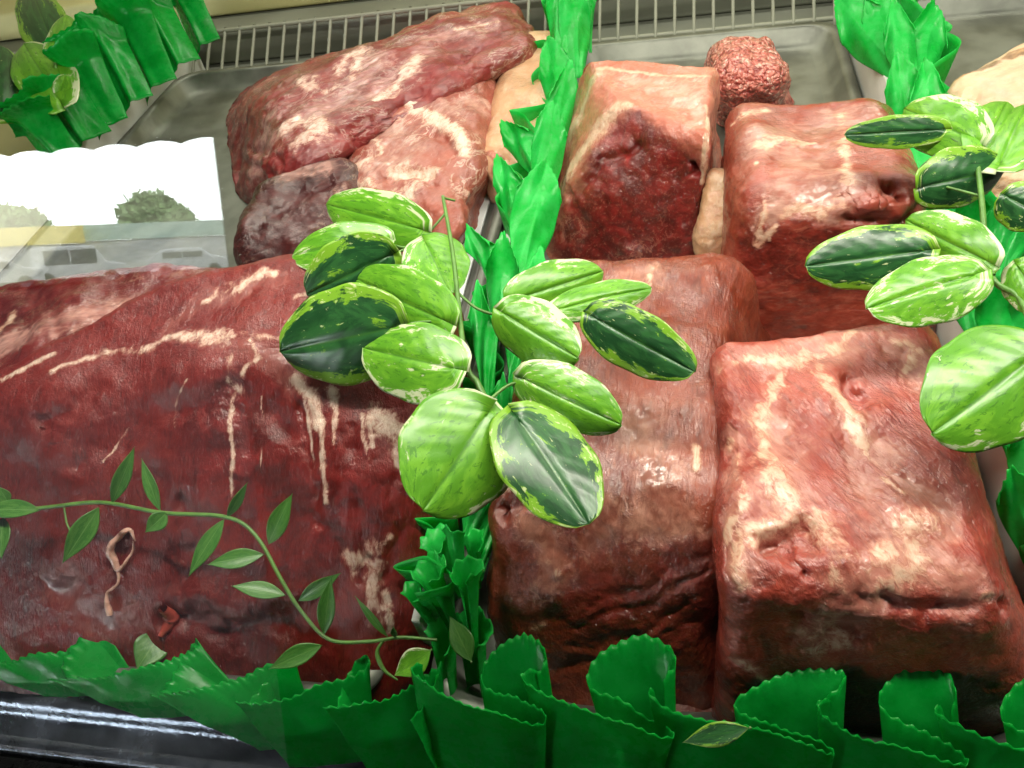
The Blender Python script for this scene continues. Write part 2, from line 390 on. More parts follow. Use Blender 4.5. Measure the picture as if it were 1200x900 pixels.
# front rail: steel lip, black gasket, lower skirt
fr = empty('front_rail', (-0.2, 0.13, -0.06))
def prof_x(name, prof, mat, x0=-1.3, x1=1.0):
    pr = np.array(prof, float); n = len(pr); xs = np.linspace(x0, x1, 60)
    v = np.concatenate([np.column_stack([np.full(n, x), pr]) for x in xs]); q = grid_quads(60, n)
    return child_mesh(name, (v, q), mat, fr)
RAIL = simple('worn_rail_steel', (0.13, 0.15, 0.19), 0.20, 0.7, 0.3, 35, 0.25)
prof_x('steel_lip', [(0.1520, -0.03), (0.1520, 0.004), (0.1490, 0.0075), (0.1440, 0.008), (0.1390, 0.006), (0.1370, 0.0), (0.1340, -0.004), (0.1240, -0.008), (0.1150, -0.010), (0.1100, -0.016), (0.1100, -0.05)], RAIL)
prof_x('gasket', [(0.1095, -0.014), (0.1050, -0.010), (0.1000, -0.010), (0.0950, -0.014), (0.0930, -0.022), (0.0930, -0.06)], BLACK)
prof_x('skirt', [(0.0925, -0.030), (0.0840, -0.028), (0.0780, -0.034), (0.0740, -0.045), (0.0740, -0.30)], simple('blue_skirt_paint', (0.03, 0.06, 0.16), 0.3, 0, 0.2, 40))
tag(fr, 'worn steel lip and black gasket running under the glass', 'rail')

# ------------------------------------------------------------------ meats
RED = meat_mat('beef_deep_red', (0.115, 0.006, 0.005), (0.17, 0.011, 0.008), (0.24, 0.026, 0.018), (0, -1.0, 1.5), 1.7, 0.0, cut=(0.12, 0.006, 0.005), fat=(0.58, 0.38, 0.28), fat2=(0.72, 0.56, 0.45), silver=(0.30, 0.09, 0.075), seed=0.3, grain=1.0, bk=.70, wet=.5)
RED2 = meat_mat('beef_red_behind', (0.10, 0.006, 0.006), (0.15, 0.010, 0.009), (0.24, 0.03, 0.024), (0, 0, 0.5), 0.8, 0.2, seed=1.3, bk=.7)
PINK = meat_mat('cut_wine_pink', (0.15, 0.010, 0.012), (0.26, 0.030, 0.028), (0.42, 0.10, 0.085), (0, 0, 0.55), 0.8, 0.30, fat=(0.74, 0.50, 0.36), fat2=(0.84, 0.70, 0.60), silver=(0.66, 0.38, 0.35), seed=2.1, bk=.75)
PINK2 = meat_mat('cut_rose', (0.28, 0.055, 0.035), (0.39, 0.11, 0.075), (0.52, 0.21, 0.155), (0, 0, 1.0), 0.9, 0.5, fat=(0.74, 0.52, 0.36), fat2=(0.82, 0.66, 0.54), silver=(0.64, 0.40, 0.33), seed=3.7, bk=.7)
PURP = meat_mat('cut_shadow_purple', (0.035, 0.006, 0.007), (0.08, 0.011, 0.011), (0.18, 0.045, 0.04), (0, 0, 0.6), 0.8, 0.2, seed=4.2)  # the flap lies in shade; that shade is put into its dark colour
PALE = meat_mat('pale_fat_slab', (0.54, 0.29, 0.15), (0.66, 0.41, 0.24), (0.74, 0.52, 0.36), (0, 0, 1.4), 0.6, 0.15, fat=(0.72, 0.50, 0.28), silver=(0.55, 0.2, 0.14), cut=(0.36, 0.11, 0.07), grain=0.2, seed=5.5)
RUMP = meat_mat('round_brown_red', (0.14, 0.017, 0.006), (0.22, 0.036, 0.013), (0.30, 0.072, 0.034), (0, 0, 1.5), 1.2, 0.0, cut=(0.14, 0.015, 0.008), silver=(0.54, 0.26, 0.18), seed=6.4, grain=0.9, bk=.75, wet=1.0)
RUMP2 = meat_mat('topside_salmon', (0.22, 0.020, 0.011), (0.34, 0.050, 0.028), (0.45, 0.12, 0.075), (0, 0, -1.0), 1.3, 0.0, cut=(0.24, 0.030, 0.015), silver=(0.54, 0.25, 0.19), seed=7.9, grain=0.9, bk=.85)
RUMP3 = meat_mat('rump_brick', (0.20, 0.024, 0.011), (0.30, 0.045, 0.024), (0.42, 0.12, 0.075), (0, 0, 0.1), 1.1, 0.06, cut=(0.15, 0.014, 0.008), silver=(0.52, 0.31, 0.24), seed=7.1, grain=0.7, bk=.6)
TOPS = meat_mat('rump_top_pink', (0.42, 0.11, 0.07), (0.52, 0.18, 0.12), (0.62, 0.29, 0.20), (0, 0, 1.0), 0.9, 0.3, cut=(0.15, 0.009, 0.007), silver=(0.62, 0.38, 0.30), seed=8.8, grain=0.3)
def mince_mat():
    t = NT('minced_beef'); o = t.mix(0.010, t.obj(), t.noise(t.obj(), 90, 2, 0.5, 0, True), 'ADD')
    vd = t.n('ShaderNodeTexVoronoi', feature='F1'); t.put(vd.inputs['Vector'], o); vd.inputs['Scale'].default_value = 240
    cell = t.n('ShaderNodeSeparateColor'); t.put(cell.inputs[0], vd.outputs['Color'])
    c = t.mix(cell.outputs[0], (0.46, 0.09, 0.07), (0.66, 0.25, 0.19)); c = t.mix(t.ss(cell.outputs[1], 0.70, 0.95), c, (0.72, 0.42, 0.34))
    c = t.mix(t.ss(vd.outputs['Distance'], 0.45, 0.9), c, (0.26, 0.03, 0.025))
    h = t.math('SUBTRACT', 1.0, vd.outputs['Distance']); n = t.bump(h, 0.9, 0.004)
    return t.set(Base_Color=c, Roughness=0.4, Normal=n, Coat_Weight=0.8, Coat_Roughness=0.1, Coat_Normal=n)
MINC = mince_mat()
SKIN = meat_mat('pale_pork', (0.56, 0.37, 0.22), (0.66, 0.47, 0.31), (0.72, 0.56, 0.42), (0, 0, 0.4), 0.7, 0.1, silver=(0.5, 0.4, 0.3), cut=(0.30, 0.17, 0.08), grain=0.3, wet=0.6, seed=10.4)

BEEF = meat('beef_joint', 'big dark red beef joint with white sinew streaks behind the thin vine', 'beef joint',
     [(215, 310, .19), (520, 235, .19), (545, 455, .155), (-170, 505, .135)], RED, bot=[(60, 420, 0), (560, 400, 0), (518, 838, .002), (-190, 815, .002)],
     r=(0.28, 0.42, 0.55), res=(300, 120, 190), amp=.5, fibre=None, seed=3,
     bulges=[(250, 430, 110, .010), (60, 480, 90, .010), (390, 560, 90, .006), (120, 640, 120, .006)],
     strokes=[
      ('fat', .0012, [(60, 437, 4), (120, 410, 5), (200, 392, 9), (270, 388, 9), (330, 388, 8), (400, 392, 7)], .8),
      ('sil', .000, [(190, 380, 10), (240, 345, 14), (330, 320, 14)], 1.0),
      ('fat', .001, [(240, 345, 6), (285, 325, 12), (320, 318, 8)], 1.0),
      ('fat', .001, [(350, 340, 5), (410, 335, 7)], .8),
      ('sil', .001, [(255, 395, 8), (285, 400, 15), (330, 410, 24), (350, 440, 18)], .7),
      ('fat', .0015, [(268, 392, 8), (270, 420, 4), (266, 455, 4), (277, 462, 7)], .9),
      ('fat', .0006, [(200, 510, 1.6), (196, 480, 1.6), (215, 440, 1.4)], .3), ('fat', .0006, [(118, 545, 1.6), (130, 515, 1.6), (142, 502, 1.4)], .3), ('fat', .0008, [(0, 440, 4), (30, 425, 4), (60, 412, 3)], .6), ('fat', .0006, [(290, 395, 3), (300, 415, 3), (285, 425, 2.5), (280, 440, 3)], .5), ('fat', .0006, [(300, 470, 1.5), (302, 520, 1.5), (298, 560, 1.2)], .3),
      ('fat', .001, [(270, 470, 3), (263, 500, 3), (266, 545, 2.5), (268, 580, 2)], .5),
      ('fat', .002, [(345, 440, 9), (362, 460, 8), (366, 500, 5)], .7),
      ('fat', .002, [(366, 460, 5), (374, 520, 4), (376, 590, 5)], .4),
      ('fat', .002, [(352, 450, 3), (356, 500, 3), (362, 545, 2)], .4),
      ('fat', .002, [(385, 455, 8), (388, 480, 5), (386, 520, 2)], .5),
      ('fat', .0025, [(440, 480, 14), (455, 495, 18), (470, 500, 12)], .6),
      ('fat', .002, [(425, 480, 3), (424, 510, 3), (427, 535, 2)], .3),
      ('fat', .002, [(435, 490, 4), (440, 520, 3)], .3), ('fat', .002, [(462, 510, 6), (465, 540, 5)], .5),
      ('fat', .0015, [(395, 655, 9), (410, 670, 14), (435, 650, 15), (445, 635, 6)], .8),
      ('fat', .0015, [(430, 670, 15), (435, 710, 12), (438, 745, 8)], .8), ('fat', .0015, [(450, 700, 6), (455, 745, 5)], .6),
      ('sil', .0, [(60, 690, 30), (120, 720, 34)], 1.2),
      
      ('cut', -.0005, [(240, 500, 40), (300, 560, 60), (280, 480, 40)], .8), ('cut', -.002, [(330, 640, 60), (420, 590, 50)], .8),
      ('groove', -0.0044, [(40, 500, 9), (95, 470, 9), (110, 450, 10)]), ('groove', -0.0044, [(90, 530, 14), (180, 480, 14), (260, 470, 14), (330, 500, 14)]),
      ('groove', -0.0028, [(270, 470, 12), (285, 560, 14), (270, 640, 12)]), ('groove', -0.0033, [(170, 560, 16), (150, 640, 14), (60, 700, 14)]),
      ('groove', -0.0033, [(350, 480, 7), (358, 560, 7), (370, 620, 7)]), ('groove', -0.0028, [(410, 500, 5), (420, 600, 6), (415, 690, 6)]),
      ('groove', -0.0022, [(470, 540, 5), (465, 620, 6), (455, 720, 6)]), ('groove', -0.0055, [(190, 735, 9), (260, 745, 12), (330, 735, 10)]),
      ('groove', 0.0039, [(200, 700, 14), (280, 715, 14), (340, 700, 14)]), ('groove', -0.0044, [(205, 590, 10), (210, 670, 10), (200, 730, 10)]),
     ])
meat('beef_joint', 'dark beef piece lying behind the big joint under the street reflection', 'beef joint',
     [(-160, 325, .14), (300, 285, .13), (230, 420, .13), (-160, 490, .13)], RED2, r=(.35, .4, .6), res=(150, 70, 60), seed=8,
     strokes=[('sil', 0, [(0, 400, 20), (80, 370, 24), (160, 350, 16)], 1.0), ('fat', .001, [(0, 380, 8), (12, 365, 6)], .6)])

meat('long_cut', 'long glossy wine-red cut with white fat patches at the back', 'meat cut',
     [(300, 95, .12), (600, -12, .11), (640, 50, .10), (330, 215, .10)], PINK, bot=[(260, 110, 0), (590, 10, 0), (650, 90, 0), (280, 270, 0)],
     r=(.3, .6, .6), res=(190, 100, 60), seed=12, amp=.9, fibre=.6,
     strokes=[('fat', .003, [(395, 75, 10), (420, 55, 12), (412, 85, 8)], .9), ('fat', .003, [(345, 90, 10), (362, 100, 12), (365, 85, 6)], .9),
              ('fat', .004, [(330, 150, 12), (350, 135, 16), (375, 145, 14), (345, 165, 10)], .9), ('sil', .002, [(430, 110, 12), (470, 80, 16), (500, 55, 14)], .6),
              ('fat', .002, [(440, 112, 8), (470, 85, 11), (490, 62, 9)], .7), ('sil', .0, [(290, 180, 20), (310, 140, 20)], 1.3), ('fat', .001, [(530, 30, 5), (580, 20, 6)], .8),
              ('fat', .001, [(380, 100, 8), (400, 95, 6)], .9), ('film', .0, [(310, 170, 18), (290, 200, 16)], 1.0), ('film', .0, [(360, 130, 20), (400, 110, 20), (440, 60, 20)], .9), ('film', .0, [(500, 40, 14), (570, 25, 14)], 1.0), ('groove', -.006, [(285, 170, 5), (320, 185, 6)]), ('groove', -.006, [(280, 190, 5), (310, 205, 6)]), ('groove', -.008, [(420, 150, 8), (480, 110, 8), (560, 50, 8)])])
meat('rose_cut', 'pale rose boneless cut with creamy seams resting beside the wine-red cut', 'meat cut',
     [(455, 110, .10), (585, 45, .095), (545, 290, .055), (385, 215, .075)], PINK2, bot=[(440, 150, 0), (600, 90, 0), (545, 320, 0), (390, 260, 0)],
     r=(.45, .4, .7), res=(110, 130, 50), seed=15, amp=1.0,
     strokes=[('fat', .003, [(485, 80, 12), (520, 85, 14), (550, 90, 10)], .8), ('fat', .003, [(480, 115, 9), (510, 135, 10), (540, 155, 9), (550, 175, 8)], .7),
              ('sil', .001, [(450, 150, 22), (470, 175, 22), (440, 190, 20)], 1.0), ('fat', .002, [(420, 190, 8), (450, 175, 5), (430, 150, 6)], 1.0),
              ('fat', .003, [(470, 195, 16), (500, 200, 14), (470, 220, 14)], .9), ('sil', .0, [(520, 120, 18), (560, 120, 18)], .9), ('fat', .002, [(400, 225, 10), (430, 210, 10)], .9),
              ('groove', -.009, [(440, 205, 6), (480, 195, 7), (510, 210, 6)]), ('groove', -.006, [(500, 150, 6), (530, 175, 6)])])
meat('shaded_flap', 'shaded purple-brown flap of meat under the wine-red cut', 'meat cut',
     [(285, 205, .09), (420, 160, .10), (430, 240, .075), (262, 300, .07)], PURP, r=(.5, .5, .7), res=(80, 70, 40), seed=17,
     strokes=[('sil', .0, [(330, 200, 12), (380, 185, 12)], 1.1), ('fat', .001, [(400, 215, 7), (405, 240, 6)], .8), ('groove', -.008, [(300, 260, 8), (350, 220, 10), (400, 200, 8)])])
meat('fatty_slab', 'narrow pale fatty slab wedged against the central green frill', 'meat slab',
     [(598, 28, .085), (665, 25, .085), (650, 225, .06), (553, 190, .06)], PALE, bot=[(600, 60, 0), (670, 60, 0), (650, 270, 0), (560, 232, 0)],
     r=(.45, .3, .7), res=(60, 120, 40), seed=19, amp=.6,
     strokes=[('cut', -.001, [(575, 200, 10), (580, 180, 7), (570, 170, 5)], .6), ('sil', .0, [(600, 130, 10), (610, 120, 10)], .8), ('groove', -.004, [(575, 165, 4), (590, 180, 4)])])
meat('rump_chunk', 'rump chunk with dark wet cut face and yellow rind by the central frill', 'rump chunk',
     [(678, 62, .135), (842, 72, .135), (838, 165, .135), (720, 118, .14)], TOPS, bot=[(655, 170, 0), (850, 190, 0), (818, 318, 0), (630, 305, 0)],
     r=(.16, .2, .22), res=(110, 100, 110), seed=23, amp=.65,
     bulges=[(740, 220, 70, .008)],
     strokes=[('cut', -.001, [(738, 140, 10), (735, 175, 36), (730, 220, 62), (770, 235, 62), (690, 260, 44), (800, 215, 30), (790, 270, 40), (680, 290, 40)], .3),  # dark cut face; its colour runs on over the foot to stand for shade
              ('fat', .003, [(735, 118, 8), (715, 130, 10), (690, 160, 12), (665, 195, 14), (650, 225, 14)], .5), ('fat', .001, [(690, 90, 14), (670, 140, 16), (650, 190, 18)], .5),
              ('sil', .0, [(740, 90, 20), (800, 100, 24), (820, 140, 14)], 1.0), ('fat', .001, [(700, 75, 6), (740, 80, 4), (830, 84, 4)], .6),
              ('fat', .002, [(832, 120, 3), (830, 170, 4), (822, 220, 4)], .4), ('groove', -.012, [(802, 195, 4), (810, 210, 4)]), ('groove', -.006, [(660, 235, 6), (700, 200, 6), (740, 170, 6)])])
meat('minced_ball', 'small round ball of minced beef behind the rump chunks', 'mince ball',
     [(828, 38, .10), (912, 32, .10), (930, 90, .10), (836, 104, .10)], MINC, bot=[(822, 90, 0), (915, 84, 0), (935, 150, 0), (836, 160, 0)],
     r=(.75, .75, .6), res=(90, 90, 60), seed=27, amp=1.6, strokes=[('fat', .0005, [(850, 70, 20), (900, 60, 20)], 2.4), ('sil', .001, [(870, 60, 40), (900, 80, 30)], 2.2)])
meat('rump_chunk', 'rump chunk with pearly membrane over its top near the right frill', 'rump chunk',
     [(848, 112, .135), (1035, 98, .135), (1090, 222, .135), (872, 225, .14)], RUMP3, bot=[(840, 210, 0), (1060, 200, 0), (1100, 425, 0), (832, 405, 0)],
     r=(.32, .30, .40), res=(130, 100, 110), seed=31, amp=.6, bulges=[(1000, 230, 50, .012), (880, 150, 40, .006)],
     strokes=[('sil', .001, [(900, 160, 26), (960, 150, 30), (930, 210, 36), (900, 250, 22), (970, 230, 30)], .7), ('film', .0, [(890, 150, 20), (950, 150, 26), (1000, 130, 24)], .8), ('film', .0, [(930, 220, 30), (980, 200, 26)], .8), ('fat', .001, [(884, 185, 3), (890, 240, 3), (900, 285, 2)], .6), ('fat', .002, [(890, 165, 8), (915, 160, 10), (950, 165, 5)], .8), ('fat', .0015, [(985, 130, 8), (992, 170, 9), (985, 215, 7)], .9),
              ('fat', .002, [(920, 255, 9), (960, 252, 11), (985, 240, 10)], .8), ('fat', .002, [(870, 130, 12), (895, 125, 8), (850, 150, 5)], .8), ('sil', .0, [(1000, 130, 20), (1020, 150, 20)], .9),
              ('cut', -.002, [(900, 310, 40), (1000, 310, 40), (1050, 300, 30)], .8), ('fat', .001, [(890, 250, 4), (884, 290, 5), (905, 270, 4)], .7),
              ('groove', -.014, [(1040, 215, 8), (1055, 232, 6)]), ('groove', -.008, [(1000, 260, 7), (1050, 270, 8), (1080, 245, 6)]), ('groove', .006, [(1020, 245, 10), (1060, 250, 10)])])
meat('fat_flap', 'white fat flap hanging in the gap between both rump chunks', 'fat flap',
     [(832, 190, .10), (858, 195, .10), (862, 290, .05), (815, 290, .05)], PALE, bot=[(830, 230, 0), (860, 235, 0), (865, 330, 0), (812, 325, 0)],
     r=(.5, .5, .6), res=(36, 70, 50), seed=35, amp=.8, strokes=[('fat', .003, [(835, 210, 10), (845, 250, 14), (835, 285, 16)], .9), ('sil', .0, [(840, 230, 16)], 1.0)])
ROUND = meat('round_joint', 'long brown-red round joint under the variegated leaves with ridged front face', 'beef joint',
     [(640, 285, .135), (868, 285, .13), (862, 625, .115), (560, 612, .115)], RUMP, bot=[(610, 380, 0), (905, 380, 0), (868, 850, 0), (580, 830, 0)],
     r=(.34, .24, .5), res=(140, 170, 120), seed=41, amp=.6, fibre=None, bulges=[(790, 400, 70, .008), (640, 690, 40, .005)],
     strokes=[('sil', .0005, [(745, 480, 22), (770, 540, 34), (800, 620, 24), (750, 610, 26)], .25), ('sil', .0, [(700, 330, 20), (760, 320, 20)], .8), ('sil', .0, [(690, 640, 22), (720, 590, 24)], .8),
              ('cut', -.001, [(700, 720, 40), (780, 700, 40), (820, 680, 30), (760, 760, 40)], .5), ('fat', .004, [(585, 570, 8), (610, 530, 16), (625, 500, 14), (640, 480, 10)], .6),
              ('sil', .0, [(620, 620, 20), (650, 650, 24), (640, 690, 18)], 1.1), ('fat', .002, [(640, 660, 7), (655, 680, 9)], .8), ('fat', .001, [(617, 740, 8), (630, 730, 5)], .8), ('fat', .0015, [(813, 520, 5), (815, 545, 5)], .5),
              ('fat', .001, [(760, 318, 5), (758, 330, 4)], .5), ('groove', -.010, [(585, 600, 8), (620, 580, 8), (600, 560, 8)]),
              ] + [('groove', -.0018, [(650 + 12 * k, 790 - 26 * k, 5), (740, 772 - 27 * k + 5 * (k % 2), 6), (835, 725 - 22 * k, 4)]) for k in range(4)])
BIG = meat('topside_chunk', 'large pink topside chunk laced with creamy fat beside the right pan wall', 'topside chunk',
     [(828, 385, .145), (1095, 352, .14), (1195, 700, .13), (845, 690, .135)], RUMP2, bot=[(830, 520, 0), (1110, 480, 0), (1235, 880, 0), (836, 890, 0)],
     r=(.24, .20, .32), res=(150, 170, 110), seed=47, amp=.55, bulges=[(960, 480, 60, .006), (1060, 600, 60, .006), (900, 560, 40, .006)],
     strokes=[('film', .0, [(870, 420, 26), (930, 410, 34), (1000, 395, 26)], .9), ('film', .0, [(900, 470, 26), (915, 540, 34), (905, 600, 36), (880, 650, 26)], .9), ('film', .0, [(990, 470, 20), (1030, 560, 34), (1060, 620, 44), (1010, 680, 40), (970, 740, 34)], .9), ('film', .0, [(1090, 650, 34), (1130, 700, 30)], 1.0), ('film', .0, [(1060, 400, 26), (1080, 440, 22)], 1.0), ('film', .0, [(850, 500, 14), (858, 600, 16), (860, 670, 14)], 1.0),
              ('fat', .001, [(848, 430, 8), (880, 415, 12), (930, 422, 12), (960, 405, 12), (1000, 385, 8)], 1.0), ('fat', .001, [(915, 440, 10), (898, 470, 12), (895, 520, 16), (908, 560, 22), (915, 590, 22), (885, 620, 18), (865, 670, 12)], .8),
              ('fat', .001, [(925, 585, 12), (955, 610, 20), (980, 650, 18), (985, 700, 14), (960, 740, 16), (985, 755, 18), (945, 770, 10)], 1.0), ('fat', .001, [(950, 425, 10), (985, 465, 14), (1015, 520, 12), (1060, 570, 9)], 1.1),
              ('fat', .001, [(1030, 640, 26), (1070, 620, 30), (1055, 660, 20), (1030, 690, 14)], 1.4), ('fat', .001, [(1040, 385, 7), (1075, 410, 9), (1060, 440, 5)], 1.0), ('fat', .001, [(1160, 700, 8), (1170, 760, 5)], .9), ('fat', .001, [(870, 780, 8), (900, 800, 6)], .8), ('fat', .001, [(848, 510, 7), (860, 570, 9), (852, 640, 8)], 1.1), ('sil', .0, [(1060, 555, 14), (1100, 595, 20), (1115, 630, 14)], .3),
              ('cut', -.001, [(880, 700, 30), (900, 740, 40), (880, 790, 30)], .9), ('groove', -.010, [(905, 640, 9), (935, 615, 12), (925, 650, 10)]), ('groove', -.008, [(1000, 440, 8), (1010, 470, 8)]),
              ('groove', -.005, [(1010, 700, 8), (1090, 720, 9), (1180, 720, 8)]), ('groove', -.005, [(930, 670, 8), (945, 730, 8)])])
meat('skin_slab', 'pale tan skin-on slab standing in the right pan', 'meat slab',
     [(1105, 90, .10), (1260, 20, .11), (1290, 120, .10), (1120, 150, .10)], SKIN, bot=[(1100, 150, 0), (1270, 110, 0), (1300, 230, 0), (1120, 230, 0)],
     r=(.3, .3, .4), res=(100, 70, 50), seed=53, amp=.7, strokes=[('cut', .002, [(1110, 92, 5), (1150, 75, 6), (1200, 55, 6)], .8), ('sil', .0, [(1170, 110, 24)], .9)])
meat('skin_slab', 'pale slab with rough browned side lying behind the right leaf cluster', 'meat slab',
     [(1120, 165, .07), (1280, 150, .07), (1300, 240, .06), (1125, 245, .06)], SKIN, r=(.4, .4, .6), res=(90, 60, 40), seed=57, amp=.9, strokes=[('cut', .0, [(1150, 215, 20), (1200, 220, 20)], 1.0)])

# sinew curl and loose fat shreds on the big joint
SINEW = simple('sinew', (0.66, 0.36, 0.28), 0.28, 0, 0.2, 200, 0.2, Subsurface_Weight=0.1, Coat_Weight=0.6)
def on(o, pts, r, name, mat=SINEW, lift=.003):
    key = [k for k in MEAT if MEAT[k][0].shape[0] == len(o.data.vertices)][0]
    A = []
    for x, y in pts:
        p, n = surf(MEAT[key], x, y); A.append(p + n * lift)
    v, q = tube(A, r, 8, len(pts) * 6); v = v + 0.0006 * np.stack([vnoise(v, 200, s) for s in (1, 2, 3)], 1)
    return link(name, mesh_np(name, v - np.array(o.location), q), mat, o)
on(BEEF, [(153, 632), (148, 624), (138, 626), (131, 640), (128, 655), (134, 668), (143, 664), (150, 645), (152, 632)], [.0006, .0020, .0028, .0030, .0018, .0008, .0006], 'sinew_curl')
on(BEEF, [(134, 668), (136, 685), (130, 700), (128, 722)], [.0010, .0009, .0010, .0024], 'sinew_string')
on(BEEF, [(188, 712), (190, 732), (185, 748)], [.003, .006, .002], 'raised_scrap', simple('scrap_red', (0.42, 0.07, 0.05), 0.3, 0, 0.2, 100, 0.2, Coat_Weight=0.5))

# ------------------------------------------------------------------ green plastic frills
def plastic(name, c0, c1, trans=0.35, rough=0.36):
    t = NT(name); o = t.obj(); n = t.noise(o, 40, 4, 0.6)
    c = t.mix(t.ss(n, 0.3, 0.7), c0, c1)
    t.set(Base_Color=c, Roughness=t.ss(t.noise(o, 150, 3), 0.3, 0.7, rough - .06, rough + .12), Specular_IOR_Level=0.4, Normal=t.bump(t.noise(o, 90, 3), 0.25, 0.002))
    tr = t.n('ShaderNodeBsdfTranslucent'); t.put(tr.inputs[0], c); mx = t.n('ShaderNodeMixShader'); mx.inputs[0].default_value = trans
    t.t.links.new(t.b.outputs[0], mx.inputs[1]); t.t.links.new(tr.outputs[0], mx.inputs[2]); t.t.links.new(mx.outputs[0], t.out.inputs[0])
    return t.mat
GREEN = plastic('green_frill_plastic', (0.0, 0.40, 0.035), (0.010, 0.52, 0.07), 0.55, .26)
GREENB = plastic('green_divider_plastic', (0.006, 0.52, 0.05), (0.04, 0.66, 0.12), 0.42, .28)

def sheet(name, v, q, mat, parent, th=0.0005):
    o = link(name, mesh_np(name, v - np.array(parent.location), q), mat, parent)
    md = o.modifiers.new('thickness', 'SOLIDIFY'); md.thickness = th; md.offset = 0
    return o
def tooth(s, pitch=.0052, h=.0032): return h * np.abs(((s / pitch) % 1.0) * 2 - 1)

# front frill: one pleated ribbon, a child for each pleat
ff = empty('front_frill', (-0.15, 0.158, 0.0))
starts = [-190, -80, 35, 165, 290, 400, 497, 637, 770, 955, 1095, 1240, 1390]
xs = [P(px, 788, .06)[0] for px in starts]
for k in range(len(xs) - 1):
    p = xs[k + 1] - xs[k]; flat = k < 6; sh = [.6, .65, .7, .95, .25, .25, .1, .1, .1, .1, .1, .1, .1, .1]
    d = .013 if flat else .0155 + .002 * math.sin(k * 2.1); rnd = lambda a=.08: random.uniform(-a, a)
    if flat:
        kp = [(0.0, -1.0), (.02, -1.05), (.35, -.7), (.8, 0), (1.1, .6), (1.22, .95), (1.17, 1.15), (1.06, .3), (1.0, -.6), (1.0, -1.0)]
    else:
        kp = [(0.0, .25), (-.06 + rnd(.03), -.02), (.10, -.28), (.45 + rnd(), -.55), (.92, -.95 + rnd()), (1.07, -.85), (1.05, -.45), (.78, -.10), (.48, .25 + rnd()), (.55 + rnd(.05), .75), (.85, 1.15 + rnd()), (1.08 + rnd(.04), 1.0), (1.10, .6), (1.0, .25)]
    kp = np.array(kp); L = 230
    top = resample(kp, L) * np.array([p, d]); top[:, 0] += xs[k]
    lin = np.linspace(0, 1, L); shear = .45 * p if flat else .10 * p
    s0 = sh[k] * p; s1 = sh[k + 1] * (xs[min(k + 2, len(xs) - 1)] - xs[k + 1])
    bot = np.column_stack([xs[k] + s0 + (s1 - s0) * lin + (resample(kp, L)[:, 0] * .72 + lin * .28) * p, resample(kp, L)[:, 1] * d * (.45 if flat else .28)])
    s = np.concatenate([[0], np.cumsum(np.linalg.norm(np.diff(top, axis=0), axis=1))])
    if flat: hgt = [.034, .034, .038, .049, .062, .068][k] - .005 * lin + .0015 * np.sin(lin * 9 + k)
    else: hgt = np.interp(lin, [0, .06, .16, .34, .42, .52, .62, .78, .9, 1], [.078, .081, .078, .072, .067, .066, .071, .084 + rnd(.006), .082, .078])
    teeth = tooth(s, .0058, .0028); hgt = hgt + .0025 * vnoise(np.column_stack([s, s * 0 + k, s * 0]), 60, 3)
    V = 26; w = np.linspace(0, 1, V) ** .8; yoff = [.026, .024, .018, .009, .003, .001][k] if k < 6 else .0; zb = [.004, .004, .003, .0][k] if k < 4 else -.003
    blend = (w ** 1.3)[None, :, None]
    xy = bot[:, None, :] * (1 - blend) + top[:, None, :] * blend
    z = zb + w[None, :] * hgt[:, None] - teeth[:, None] * (w ** 30)[None, :]
    off = .1195 + .3211 * z + yoff + d * 1.08 * np.maximum(blend[..., 0], .45 if flat else .28)      # leans parallel to the glass, nearest loops all but touching it
    curl = np.clip(xy[..., 1], -.006, .02) * .35 * w[None, :] ** 4          # far loops fall back at their tops
    v = np.dstack([xy[..., 0] + .004 * w[None, :] ** 3 * np.sin(lin * 11 + k * 2.3)[:, None], xy[..., 1] + off + curl, z]).reshape(-1, 3)
    v = v + .0009 * np.stack([vnoise(v, 45, 5), np.abs(vnoise(v, 45, 6)), 0 * v[:, 0]], 1)
    sheet('pleat', v, grid_quads(L, V), GREEN, ff)
tag(ff, 'long green pleated plastic frill with pinked edge along the front rail', 'frill')

